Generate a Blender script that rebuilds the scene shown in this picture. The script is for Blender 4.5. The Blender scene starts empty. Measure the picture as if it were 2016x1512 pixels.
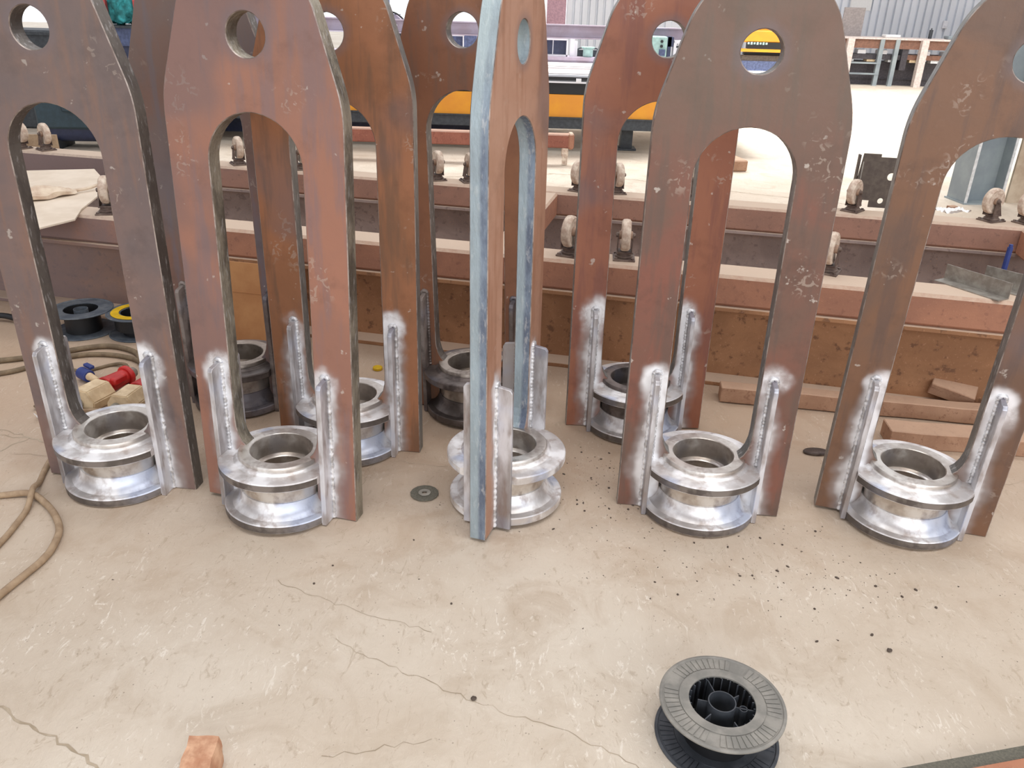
import bpy, bmesh, math, random
from mathutils import Vector, Matrix, noise
random.seed(7)
PI = math.pi
SC = bpy.context.scene
COL = SC.collection

# ------------------------------------------------------------------ camera
cam_d = bpy.data.cameras.new('camera'); cam = bpy.data.objects.new('camera', cam_d); COL.objects.link(cam)
cam_d.sensor_width = 36.0; cam_d.lens = 1606.3 / 2016 * 36.0; cam_d.clip_start = 0.05; cam_d.clip_end = 300
_p, _r = 0.4429, 0.03188
_R = Vector((1, 0, 0)); _F = Vector((0, math.cos(_p), -math.sin(_p))); _D = Vector((0, -math.sin(_p), -math.cos(_p)))
_X = _R * math.cos(_r) - _D * math.sin(_r); _Y = -(_R * math.sin(_r) + _D * math.cos(_r)); _Z = -_F
cam.matrix_world = Matrix(((_X.x, _Y.x, _Z.x, 0), (_X.y, _Y.y, _Z.y, 0), (_X.z, _Y.z, _Z.z, 1.4), (0, 0, 0, 1)))
SC.camera = cam

# ------------------------------------------------------------------ world, light, exposure
w = bpy.data.worlds.new('world'); SC.world = w; w.use_nodes = True
bg = w.node_tree.nodes['Background']; bg.inputs[0].default_value = (0.93, 0.95, 1.0, 1); bg.inputs[1].default_value = 1.45

def area(name, loc, sx, sy, power, rot=(0, 0, 0), col=(1, 0.97, 0.93)):
    d = bpy.data.lights.new(name, 'AREA'); d.shape = 'RECTANGLE'; d.size = sx; d.size_y = sy; d.energy = power; d.color = col
    o = bpy.data.objects.new(name, d); COL.objects.link(o); o.location = loc; o.rotation_euler = rot
    return o
area('overhead_fill', (1.5, 0.4, 6.3), 7.0, 1.6, 150)  # this and the next are overhead fill lamps added out of view
area('overhead_fill', (1.5, 5.2, 6.3), 9.0, 1.4, 110)
far = area('overhead_fill', (5.0, 12.3, 6.3), 15.0, 4.5, 1350, col=(1, 0.98, 0.96)); far.data.spread = math.radians(100)  # extra lamp added overhead to brighten the far floor
area('front_fill_light', (2.5, -5.5, 3.0), 9.0, 3.2, 225, rot=(math.radians(78), 0, math.radians(6)), col=(0.97, 0.98, 1.0))  # fill lamp added behind the camera to light the plate fronts

SC.view_settings.view_transform = 'Standard'; SC.view_settings.look = 'None'
SC.view_settings.gamma = 1.0; SC.view_settings.use_curve_mapping = False
SC.view_settings.exposure = 0.0

# ------------------------------------------------------------------ colour and node helpers
def lin(c):
    return tuple((x / 255 / 12.92 if x / 255 <= 0.04045 else ((x / 255 + 0.055) / 1.055) ** 2.4) for x in c[:3]) + (1.0,)

class NT:
    def __init__(s, name):
        s.m = bpy.data.materials.new(name); s.m.use_nodes = True; s.t = s.m.node_tree; s.b = s.t.nodes['Principled BSDF']
        s.tc = s.t.nodes.new('ShaderNodeTexCoord'); s.o = s.tc.outputs['Object']
    def put(s, i, v):
        if hasattr(v, 'is_linked') or isinstance(v, bpy.types.NodeSocket): s.t.links.new(v, i)
        else:
            if isinstance(v, tuple) and i.type == 'RGBA' and len(v) == 3: v = v + (1,)
            i.default_value = v
    def m_(s, op, a, b=0.0, c=None, clamp=False):
        n = s.t.nodes.new('ShaderNodeMath'); n.operation = op; n.use_clamp = clamp
        s.put(n.inputs[0], a); s.put(n.inputs[1], b)
        if c is not None: s.put(n.inputs[2], c)
        return n.outputs[0]
    def noise(s, scale, detail=4, rough=0.55, vec=None, dist=0.0):
        n = s.t.nodes.new('ShaderNodeTexNoise'); n.inputs['Scale'].default_value = scale; n.inputs['Detail'].default_value = detail
        n.inputs['Roughness'].default_value = rough; n.inputs['Distortion'].default_value = dist; s.t.links.new(vec or s.o, n.inputs['Vector'])
        return n.outputs['Fac']
    def vor(s, scale, vec=None, feat='F1', out='Distance', rnd=1.0):
        n = s.t.nodes.new('ShaderNodeTexVoronoi'); n.feature = feat; n.inputs['Scale'].default_value = scale; n.inputs['Randomness'].default_value = rnd
        s.t.links.new(vec or s.o, n.inputs['Vector']); return n.outputs[out]
    def mapped(s, scale=(1, 1, 1), loc=(0, 0, 0), rot=(0, 0, 0)):
        n = s.t.nodes.new('ShaderNodeMapping'); n.inputs['Scale'].default_value = scale; n.inputs['Location'].default_value = loc; n.inputs['Rotation'].default_value = rot
        s.t.links.new(s.o, n.inputs['Vector']); return n.outputs[0]
    def ss(s, v, a, b):       # smoothstep of v between a and b
        n = s.t.nodes.new('ShaderNodeMapRange'); n.interpolation_type = 'SMOOTHSTEP'
        s.put(n.inputs['Value'], v); n.inputs['From Min'].default_value = min(a, b); n.inputs['From Max'].default_value = max(a, b)
        n.inputs['To Min'].default_value = 0.0 if a < b else 1.0; n.inputs['To Max'].default_value = 1.0 if a < b else 0.0
        return n.outputs[0]
    def mix(s, f, a, b):
        n = s.t.nodes.new('ShaderNodeMix'); n.data_type = 'RGBA'; n.clamp_factor = True
        s.put(n.inputs[0], f); s.put(n.inputs[6], a); s.put(n.inputs[7], b); return n.outputs[2]
    def xyz(s, vec=None):
        n = s.t.nodes.new('ShaderNodeSeparateXYZ'); s.t.links.new(vec or s.o, n.inputs[0]); return n.outputs
    def bump(s, h, strength=0.3, dist=0.002):
        n = s.t.nodes.new('ShaderNodeBump'); n.inputs['Strength'].default_value = strength; n.inputs['Distance'].default_value = dist
        s.put(n.inputs['Height'], h); s.t.links.new(n.outputs[0], s.b.inputs['Normal']); return n
    def out(s, base=None, metal=None, rough=None, spec=None):
        for k, v in (('Base Color', base), ('Metallic', metal), ('Roughness', rough), ('Specular IOR Level', spec)):
            if v is not None: s.put(s.b.inputs[k], v)
        return s.m

def simple(name, c, rough=0.6, metal=0.0, var=0.12, scale=30, bump=0.15, c2=None, bd=0.001, spec=None):
    s = NT(name); b = lin(c); d = lin(c2) if c2 else tuple(x * (1 - var * 2) for x in b[:3]) + (1,)
    n = s.noise(scale, 5, 0.6); f = s.ss(n, 0.35, 0.68)
    if bump: s.bump(n, bump, bd)
    return s.out(s.mix(f, d, b), metal, rough, spec)

# ------------------------------------------------------------------ mesh helpers
def box(bm, c, s, rot=None, bev=0.0, mi=0):
    r = bmesh.ops.create_cube(bm, size=1.0); vs = r['verts']
    bmesh.ops.scale(bm, vec=Vector(s), verts=vs)
    if bev:
        es = list({e for v in vs for e in v.link_edges}); q = bmesh.ops.bevel(bm, geom=es, offset=bev, segments=1, affect='EDGES'); vs = list({v for f in q['faces'] for v in f.verts} | {v for v in vs if v.is_valid})
    M = Matrix.Translation(Vector(c)) @ (rot.to_4x4() if rot else Matrix.Identity(4))
    bmesh.ops.transform(bm, matrix=M, verts=vs)
    if mi:
        for f in {f for v in vs for f in v.link_faces}: f.material_index = mi
    return vs
def rotz(a): return Matrix.Rotation(a, 3, 'Z')
def lathe(bm, prof, n=48, M=None, closed=True, mi=0):
    rings = []
    for k in range(n):
        a = 2 * PI * k / n
        rings.append([bm.verts.new((r * math.cos(a), r * math.sin(a), z)) for r, z in prof])
    m = len(prof); vs = [v for r in rings for v in r]
    for k in range(n):
        A, B = rings[k], rings[(k + 1) % n]
        for j in range(m if closed else m - 1):
            f = bm.faces.new((A[j], B[j], B[(j + 1) % m], A[(j + 1) % m])); f.material_index = mi
    if M is not None: bmesh.ops.transform(bm, matrix=M, verts=vs)
    return vs
def cyl(bm, r, h, c=(0, 0, 0), axis='Z', n=20, r2=None, M=None, bev=0.0):
    r2 = r if r2 is None else r2
    pr = [(r, -h / 2), (r2, h / 2)] if not bev else [(r - bev, -h / 2), (r, -h / 2 + bev), (r2, h / 2 - bev), (r2 - bev, h / 2)]
    vs = lathe(bm, pr, n, closed=False)
    m = len(pr)
    bm.faces.new([vs[k * m] for k in range(n)][::-1]); bm.faces.new([vs[k * m + m - 1] for k in range(n)])
    R = {'Z': Matrix.Identity(4), 'X': Matrix.Rotation(PI / 2, 4, 'Y'), 'Y': Matrix.Rotation(-PI / 2, 4, 'X')}[axis]
    T = Matrix.Translation(Vector(c)) @ R
    bmesh.ops.transform(bm, matrix=(M @ T) if M is not None else T, verts=vs); return vs
def tube(bm, pts, r, n=8, rf=None, caps=True):
    P = [Vector(p) for p in pts]; rings = []
    up = Vector((0, 0, 1))
    for i, p in enumerate(P):
        t = (P[min(i + 1, len(P) - 1)] - P[max(i - 1, 0)]).normalized()
        a = t.cross(up)
        if a.length < 1e-3: a = t.cross(Vector((1, 0, 0)))
        a.normalize(); b = a.cross(t).normalized(); q = r if rf is None else rf(i)
        rings.append([bm.verts.new(p + (a * math.cos(2 * PI * k / n) + b * math.sin(2 * PI * k / n)) * q) for k in range(n)])
    for A, B in zip(rings, rings[1:]):
        for k in range(n): bm.faces.new((A[k], A[(k + 1) % n], B[(k + 1) % n], B[k]))
    if caps: bm.faces.new(rings[0][::-1]); bm.faces.new(rings[-1])
def spline(pts, k=8):
    P = [Vector(p) for p in pts]; o = []
    for i in range(len(P) - 1):
        a, b, c, d = P[max(i - 1, 0)], P[i], P[i + 1], P[min(i + 2, len(P) - 1)]
        for j in range(k):
            t = j / k; o.append(0.5 * ((2 * b) + (c - a) * t + (2 * a - 5 * b + 4 * c - d) * t * t + (3 * b - a - 3 * c + d) * t ** 3))
    o.append(P[-1]); return o
def prism(bm, poly, h, M=None, mi=0):
    lo = [bm.verts.new((x, y, 0)) for x, y in poly]; hi = [bm.verts.new((x, y, h)) for x, y in poly]
    fs = [bm.faces.new(lo[::-1]), bm.faces.new(hi)]
    for i in range(len(poly)): j = (i + 1) % len(poly); fs.append(bm.faces.new((lo[i], lo[j], hi[j], hi[i])))
    for f in fs: f.material_index = mi
    if M is not None: bmesh.ops.transform(bm, matrix=M, verts=lo + hi)
    return lo + hi
def finish(name, bm, mats, parent=None, smooth=None, recalc=True):
    if recalc: bmesh.ops.recalc_face_normals(bm, faces=bm.faces)
    me = bpy.data.meshes.new(name); bm.to_mesh(me); bm.free()
    for m in (mats if isinstance(mats, (list, tuple)) else [mats]): me.materials.append(m)
    if smooth is not None:
        for p in me.polygons: p.use_smooth = True
        me.set_sharp_from_angle(angle=math.radians(smooth))
    o = bpy.data.objects.new(name, me); COL.objects.link(o)
    if parent: o.parent = parent
    return o
def mk(name, fn, mats, parent=None, smooth=None):
    bm = bmesh.new(); fn(bm); return finish(name, bm, mats, parent, smooth)
def tag(o, label=None, cat=None, group=None, kind=None):
    for k, v in (('label', label), ('category', cat), ('group', group), ('kind', kind)):
        if v: o[k] = v
    return o
def empty(name, loc=(0, 0, 0), rz=0.0, **k):
    o = bpy.data.objects.new(name, None); COL.objects.link(o); o.empty_display_size = 0.05; o.location = loc; o.rotation_euler = (0, 0, rz)
    return tag(o, **k)
def dup(o, parent=None):
    c = o.copy(); COL.objects.link(c); c.parent = parent
    for ch in list(o.children): dup(ch, c)
    return c
def jit(bm, amp, sc=8.0, seed=0.0):
    for v in bm.verts: v.co += noise.noise_vector(v.co * sc + Vector((seed, seed * 2, 0))) * amp

# ------------------------------------------------------------------ materials
def plate_face(name, c1, c2, c3, seed, bright=1.0, spots=1.0, metal=0.15, rough=0.5, top=(120, 106, 98), topg=0.5):
    s = NT(name); off = (seed * 3.7, seed * 1.3, seed * 2.1)
    v = s.mapped(loc=off); vs = s.mapped(scale=(6, 1, 0.7), loc=off)
    n1 = s.noise(2.6, 5, 0.6, v, 0.6); n2 = s.noise(9, 6, 0.65, v); n3 = s.noise(4, 4, 0.6, vs)
    c = s.mix(s.ss(n1, 0.38, 0.62), lin(c1), lin(c2))
    c = s.mix(s.m_('MULTIPLY', s.ss(n3, 0.48, 0.66), 0.65), c, lin(c3))
    fine = s.noise(70, 3, 0.6, v)
    c = s.mix(s.m_('MULTIPLY', s.ss(n2, 0.5, 0.72), 0.4), c, tuple(x * 0.55 for x in lin(c1)[:3]) + (1,))
    # dusty smears and flakes
    vv = s.noise(48, 2, 0.5, v, 1.2); blot = s.ss(s.noise(5.5, 3, 0.5, v), 0.58, 0.66)
    c = s.mix(s.m_('MULTIPLY', s.m_('MULTIPLY', s.ss(vv, 0.57, 0.63), blot), 0.36 * spots), c, lin((186, 172, 158)))
    c = s.mix(s.m_('MULTIPLY', s.ss(s.noise(30, 3, 0.5, v), 0.70, 0.74), 0.5 * spots), c, lin((206, 198, 188)))
    zc = s.xyz()[2]
    c = s.mix(s.m_('MULTIPLY', s.ss(s.m_('ADD', zc, s.m_('MULTIPLY', n1, 0.5)), 1.15, 1.5), topg), c, lin(top))
    c = s.mix(s.m_('MULTIPLY', s.ss(s.noise(2.1, 3, 0.5, s.mapped(loc=(off[2], 5, off[0]))), 0.55, 0.66), 0.5), c, lin((104, 96, 100)))
    # dark heat ring round the eye and edge of arch
    x, y, z = s.xyz()
    dz = s.m_('SUBTRACT', z, 1.2975); rr = s.m_('SQRT', s.m_('ADD', s.m_('MULTIPLY', x, x), s.m_('MULTIPLY', dz, dz)))
    halo = s.m_('MULTIPLY', s.ss(s.m_('ADD', rr, s.m_('MULTIPLY', n2, 0.03)), 0.098, 0.058), 0.55)
    c = s.mix(halo, c, lin((112, 104, 108)))
    # ground bare steel by the stiffener bars
    ax = s.m_('ABSOLUTE', x); nb = s.m_('MULTIPLY', s.m_('SUBTRACT', s.noise(7, 3, 0.6, v), 0.5), 0.10)
    dx = s.m_('ABSOLUTE', s.m_('SUBTRACT', ax, 0.158)); dzt = s.m_('MAXIMUM', s.m_('SUBTRACT', z, 0.425), 0.0)
    d = s.m_('ADD', s.m_('SQRT', s.m_('ADD', s.m_('MULTIPLY', dx, dx), s.m_('MULTIPLY', s.m_('MULTIPLY', dzt, dzt), 0.5))), nb)
    g1 = s.m_('MULTIPLY', s.ss(d, 0.058, 0.006), bright); g2 = s.m_('MULTIPLY', s.ss(d, 0.032, 0.004), bright)
    hot = s.m_('MULTIPLY', s.m_('MULTIPLY', s.ss(d, 0.050, 0.018), s.ss(z, 0.33, 0.42)), s.m_('MULTIPLY', bright, s.ss(n2, 0.3, 0.55)))
    c = s.mix(g1, c, lin((176, 168, 166))); c = s.mix(s.m_('MAXIMUM', g2, hot), c, lin((246, 247, 250)))
    mt = s.m_('MULTIPLY_ADD', g1, 0.2, metal)
    rg = s.m_('ADD', s.m_('MULTIPLY_ADD', n2, 0.22, rough - 0.13), s.m_('MULTIPLY', g1, -0.06))
    s.bump(s.m_('ADD', fine, s.m_('MULTIPLY', n2, 1.2)), 0.22, 0.0015)
    return s.out(c, mt, rg)
def edge_mat(name, c1, c2, rough=0.45, metal=0.55, lump=0.5, tone=False):
    s = NT(name); v = s.mapped(scale=(1, 1, 0.45)); n = s.noise(14, 5, 0.65, v); k = s.noise(90, 4, 0.6, s.mapped(scale=(1, 1, 0.3)))
    c = s.mix(s.ss(n, 0.38, 0.62), lin(c1), lin(c2)); c = s.mix(s.m_('MULTIPLY', s.ss(k, 0.55, 0.7), 0.5), c, lin((200, 200, 200)))
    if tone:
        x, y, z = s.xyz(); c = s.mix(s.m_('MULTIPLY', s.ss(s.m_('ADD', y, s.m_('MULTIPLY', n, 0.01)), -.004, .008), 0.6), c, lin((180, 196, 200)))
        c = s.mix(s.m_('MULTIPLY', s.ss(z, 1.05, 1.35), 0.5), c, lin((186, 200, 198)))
    s.bump(s.m_('ADD', s.m_('MULTIPLY', n, 2.0), k), lump, 0.004)
    return s.out(c, metal, s.m_('MULTIPLY_ADD', n, 0.3, rough - 0.12))
def steel(name, c1, c2, c3, rough=0.36, metal=0.85, blue=0.5, sc=9.0, zs=1.0):
    s = NT(name); st = s.mapped(scale=(1, 1, zs)); n = s.noise(sc, 5, 0.6, st); n2 = s.noise(sc * 2.6, 4, 0.55, st); n3 = s.noise(sc * 0.8, 2, 0.5, s.mapped(loc=(3, 1, 7)))
    c = s.mix(s.ss(n, 0.4, 0.6), lin(c1), lin(c2)); c = s.mix(s.m_('MULTIPLY', s.ss(n2, 0.5, 0.68), 0.8), c, lin(c3))
    c = s.mix(s.m_('MULTIPLY', s.ss(n3, 0.54, 0.68), blue), c, lin((150, 172, 212)))
    fr = s.ss(n, 0.45, 0.62); k = s.noise(160, 3, 0.6)
    s.bump(s.m_('ADD', n2, s.m_('MULTIPLY', k, 0.4)), 0.25, 0.0012)
    return s.out(c, s.m_('MULTIPLY_ADD', fr, -0.35, metal), s.m_('MULTIPLY_ADD', n2, 0.25, rough - 0.1))
M_RING = steel('ground_steel', (214, 210, 208), (252, 252, 253), (188, 176, 170), metal=0.72, rough=0.38)
M_RIM = steel('rim_scale', (104, 98, 94), (132, 124, 118), (88, 80, 76), rough=0.45, metal=0.6, blue=0.1)
M_HUB = steel('machined_steel', (196, 188, 180), (226, 222, 216), (168, 156, 148), rough=0.3, metal=0.92, blue=0.15)
M_BAR = steel('bar_steel', (165, 160, 160), (222, 222, 226), (150, 134, 126), rough=0.4, metal=0.65, blue=0.2, zs=.3)
M_BEAD = steel('weld_steel', (200, 200, 202), (246, 247, 250), (170, 165, 162), rough=0.4, metal=0.6, blue=0.1, sc=25)
M_DRING = steel('dark_ring_steel', (92, 84, 80), (118, 108, 104), (70, 62, 60), rough=0.42, metal=0.6, blue=0.1)
M_DHUB = steel('dark_hub_steel', (150, 140, 130), (176, 166, 156), (110, 100, 94), rough=0.35, metal=0.8, blue=0.05)
M_DBAR = steel('dark_bar_steel', (112, 102, 98), (140, 130, 124), (90, 80, 76), rough=0.42, metal=0.55, blue=0.1)
M_DEDGE = edge_mat('cut_edge_dark', (96, 90, 86), (120, 114, 108))
M_EDGE = edge_mat('cut_edge_steel', (120, 120, 118), (146, 146, 142))
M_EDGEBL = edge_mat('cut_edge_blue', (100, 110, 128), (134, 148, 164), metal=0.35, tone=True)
M_WEAR = simple('worn_corner_steel', (178, 166, 158), 0.4, 0.4, 0.1, 25, c2=(120, 104, 96))
M_EDGELUMP = edge_mat('cut_edge_torch_gouged', (104, 98, 88), (164, 156, 140), lump=1.0)

def rusty(name, c1, c2, c3, sc=5.0, dust=0.9, dustc=(204, 184, 164), greyleft=False):
    s = NT(name); n = s.noise(sc, 6, 0.65, None, 0.5); k = s.noise(sc * 7, 5, 0.65); g = s.noise(120, 3, 0.6)
    c = s.mix(s.ss(n, 0.38, 0.64), lin(c1), lin(c2)); c = s.mix(s.m_('MULTIPLY', s.ss(k, 0.55, 0.66), 0.7), c, lin(c3))
    c = s.mix(s.m_('MULTIPLY', s.ss(g, 0.62, 0.7), 0.35), c, lin((206, 160, 130)))
    if greyleft:     # old grey paint survives on the left end
        x, y, z = s.xyz(); c = s.mix(s.m_('MULTIPLY', s.ss(s.m_('ADD', x, n), -.9, -1.7), .85), c, lin((126, 112, 112)))
    geo = s.t.nodes.new('ShaderNodeNewGeometry'); nz = s.xyz(geo.outputs['Normal'])[2]
    d = s.m_('MULTIPLY', s.ss(s.m_('ADD', nz, s.m_('MULTIPLY', k, 0.3)), 0.6, 1.0), dust)   # settled dust lies on upward faces
    c = s.mix(d, c, lin(dustc)); s.bump(s.m_('ADD', k, s.m_('MULTIPLY', g, 0.5)), 0.45, 0.003)
    return s.out(c, 0.05, 0.78, 0.3)
M_RAIL = rusty('rusty_dusty_steel', (156, 112, 92), (170, 122, 98), (138, 98, 82), greyleft=True)
M_RAILG = rusty('grey_dusty_steel', (148, 114, 100), (160, 122, 106), (126, 98, 88), greyleft=True)
M_WEB = rusty('pitted_rusty_web', (148, 108, 78), (168, 124, 90), (100, 72, 56), sc=3.5, dust=0.8, greyleft=True)
M_WEBD = rusty('dark_web', (138, 124, 120), (156, 140, 134), (118, 104, 102), sc=4)
M_WOODR = rusty('weathered_timber', (160, 124, 100), (176, 140, 114), (136, 100, 80), sc=6, dust=0.6, dustc=(196, 166, 142))
M_CASTW = simple('caster_tread', (222, 208, 190), 0.7, 0.0, 0.15, 40, c2=(184, 160, 142))
M_CASTH = simple('caster_wheel_hub', (168, 142, 122), 0.65, 0.1, c2=(130, 104, 88))
M_CASTF = simple('caster_fork_steel', (128, 112, 102), 0.6, 0.4, c2=(92, 76, 70))
M_BLK = simple('black_plastic', (78, 82, 88), 0.5, 0, 0.1, 20, c2=(56, 60, 66))
M_BLKG = simple('dusty_grey_plastic', (150, 146, 138), 0.6, 0, 0.1, 22, c2=(124, 122, 116))
M_BLKD = simple('deep_black_plastic', (26, 27, 30), 0.5, 0, 0.1, 60)
M_NAVY = simple('dusty_blue_black_plastic', (98, 104, 110), 0.55, 0, 0.1, 25, c2=(70, 78, 88))
M_YEL = simple('yellow_paint', (232, 160, 40), 0.45, 0.0, 0.04, 3, 0.03, c2=(222, 146, 44))
M_YELP = simple('yellow_plastic', (226, 184, 30), 0.5)
M_DGREY = simple('dark_grey_paint', (66, 72, 76), 0.5, 0.1, c2=(52, 56, 62))
M_BLACKP = simple('black_paint', (26, 27, 30), 0.45)
M_WHITE = simple('white_paint', (232, 232, 236), 0.5, 0, 0.03, 4, 0.03)
M_LILAC = simple('lilac_grey_paint', (178, 170, 188), 0.5, 0, 0.05, 4, 0.03, c2=(164, 150, 162))
M_TEAL = simple('teal_cloth', (64, 168, 172), 0.8, 0, 0.2, 12, c2=(36, 104, 104))
M_RED = simple('red_plastic', (196, 40, 36), 0.45, 0, 0.08, 20, c2=(170, 34, 32))
M_REDP = simple('red_paint', (206, 92, 88), 0.5, 0.1, c2=(186, 74, 72))
M_CREAM = simple('cream_plastic', (222, 200, 164), 0.55, 0, 0.08, 30, c2=(198, 172, 136))
M_BLUE = simple('blue_plastic', (44, 62, 128), 0.5)
M_HOSE = simple('dusty_hose_rubber', (172, 148, 120), 0.75, 0, 0.1, 30, c2=(150, 126, 100))
M_HOSED = simple('brown_cable_rubber', (128, 110, 86), 0.75, 0, 0.1, 30, c2=(104, 88, 68))
M_CARD = simple('cardboard', (190, 140, 92), 0.85, 0, 0.06, 6, c2=(172, 120, 76))
M_CARDW = simple('pale_board', (226, 212, 194), 0.8, 0, 0.05, 5, c2=(212, 196, 176))
M_CLOTH = simple('cream_cloth', (222, 206, 184), 0.9, 0, 0.1, 18, c2=(196, 172, 150))
M_DISC = simple('abrasive_grey', (112, 108, 96), 0.85, 0, 0.1, 200, 0.5, c2=(92, 90, 80))
M_DISCC = simple('disc_centre_steel', (172, 168, 158), 0.5, 0.4)
M_BRK = simple('bracket_grey_brown_steel', (102, 92, 82), 0.55, 0.25, c2=(84, 74, 68))
M_COLU = simple('grey_blue_column_paint', (150, 160, 162), 0.5, 0.0, 0.1, 3, c2=(128, 138, 144))
M_COLW = simple('chipped_white_paint', (222, 224, 224), 0.6)
M_SLAG = simple('slag_grains', (90, 78, 68), 0.8, 0.1, c2=(78, 66, 58))
M_CRACK = simple('crack_dirt', (186, 171, 150), 0.95, c2=(158, 142, 120), scale=12)
M_GALV = simple('galvanised_angle', (168, 164, 156), 0.45, 0.5, c2=(140, 134, 126))
M_BRICK = simple('broken_clay_block', (214, 172, 140), 0.9, 0, 0.1, 25, 0.6, c2=(180, 130, 100), bd=0.004)
M_ORANGE = simple('orange_paint', (222, 128, 60), 0.5, c2=(198, 104, 50))
M_BROWNP = simple('brown_panel', (134, 96, 78), 0.6, c2=(112, 80, 66))
M_LEGP = simple('pale_leg_paint', (226, 212, 204), 0.5)
M_DARKB = simple('dark_cabinet', (72, 68, 72), 0.5, c2=(54, 50, 56))
M_BLUEC = simple('blue_grey_paint', (92, 104, 140), 0.5, c2=(70, 80, 110))
M_MINT = simple('pale_mint_paint', (176, 212, 204), 0.5)
M_NAVYP = simple('navy_paint', (58, 66, 96), 0.4)
M_PINK = simple('faded_pink_paint', (206, 164, 176), 0.6)
M_PAPER = simple('paper', (240, 240, 238), 0.8, var=0.02)
def corrug(name, c):
    s = NT(name); n = s.noise(1.2, 4, 0.6, s.mapped(scale=(1, 1, 0.2))); b = lin(c)
    return s.out(s.mix(s.ss(n, 0.35, 0.7), tuple(x * 0.85 for x in b[:3]) + (1,), b), 0.15, 0.5)
M_CORR = corrug('corrugated_sheet_paint', (236, 240, 246)); M_CORRP = corrug('corrugated_sheet_dull', (170, 162, 166))

def floor_mat():
    s = NT('concrete_floor')
    n1 = s.noise(0.9, 5, 0.6); n2 = s.noise(5, 6, 0.65, None, 0.8); n3 = s.noise(26, 5, 0.7); x, y, z = s.xyz()
    c = s.mix(s.ss(n1, 0.38, 0.62), lin((200, 186, 168)), lin((213, 202, 186)))
    c = s.mix(s.m_('MULTIPLY', s.ss(n2, 0.46, 0.68), 0.6), c, lin((188, 172, 152)))
    # rust-brown dust trodden round the stacked rails, plus some shade painted into the colour
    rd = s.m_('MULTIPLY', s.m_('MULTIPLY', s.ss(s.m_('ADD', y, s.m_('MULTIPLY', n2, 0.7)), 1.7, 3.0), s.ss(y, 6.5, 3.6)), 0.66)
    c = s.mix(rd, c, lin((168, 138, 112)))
    # trowel chips: short pale flecks in patches
    fl = s.vor(46, s.mapped(scale=(1, 0.55, 1), rot=(0, 0, 0.6)), out='Distance'); wv = s.noise(42, 4, 0.75, s.mapped(scale=(1, 0.4, 1), rot=(0, 0, 0.5)), 1.5)
    patch = s.ss(s.noise(2.2, 4, 0.6, s.mapped(loc=(4, 2, 0))), 0.40, 0.60)
    c = s.mix(s.m_('MULTIPLY', s.m_('MULTIPLY', s.ss(wv, 0.57, 0.66), patch), s.m_('MULTIPLY_ADD', s.ss(y, 2.0, 1.5), .4, .25)), c, lin((236, 229, 217)))
    wd = s.noise(34, 4, 0.75, s.mapped(scale=(1, 0.5, 1), loc=(7, 3, 0), rot=(0, 0, -0.4)), 1.5)
    c = s.mix(s.m_('MULTIPLY', s.ss(wd, 0.57, 0.68), 0.5), c, lin((168, 150, 128)))
    pk = s.vor(55); pm = s.ss(s.noise(11, 2, 0.5), 0.5, 0.6)
    c = s.mix(s.m_('MULTIPLY', s.m_('MULTIPLY', s.ss(pk, 0.13, 0.07), pm), 0.6), c, lin((120, 106, 90)))
    s.bump(s.m_('ADD', s.m_('MULTIPLY', wv, 1.2), s.m_('ADD', n3, s.m_('MULTIPLY', pk, 0.3))), 0.45, 0.004)
    return s.out(c, 0.0, s.m_('MULTIPLY_ADD', n2, -0.2, 0.78), 0.35)
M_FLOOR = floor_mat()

# ------------------------------------------------------------------ setting
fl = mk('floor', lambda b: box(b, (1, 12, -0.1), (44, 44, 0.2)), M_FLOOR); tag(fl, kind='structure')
def crack(pts, wd=0.0014):
    rnd = random.Random(int(abs(pts[0][0]) * 1000)); P = []
    for a, b in zip(pts, pts[1:]):
        a = Vector((*a, 0)); b = Vector((*b, 0)); n = max(3, int((b - a).length / 0.018))
        for i in range(n):
            q = a.lerp(b, i / n); t = (b - a).normalized(); P.append(q + Vector((-t.y, t.x, 0)) * rnd.uniform(-0.007, 0.007))
    P.append(Vector((*pts[-1], 0))); bm = bmesh.new(); prev = None
    for i, p in enumerate(P):
        t = (P[min(i + 1, len(P) - 1)] - P[max(i - 1, 0)]).normalized(); nn = Vector((-t.y, t.x, 0)) * wd * rnd.uniform(0.15, 0.75)
        if rnd.random() < .0: continue
        cur = (bm.verts.new(p + nn + Vector((0, 0, 0.0006))), bm.verts.new(p - nn + Vector((0, 0, 0.0006))))
        if prev: bm.faces.new((prev[0], prev[1], cur[1], cur[0]))
        prev = cur
    o = finish('crack', bm, M_CRACK, fl, recalc=False)
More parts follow.
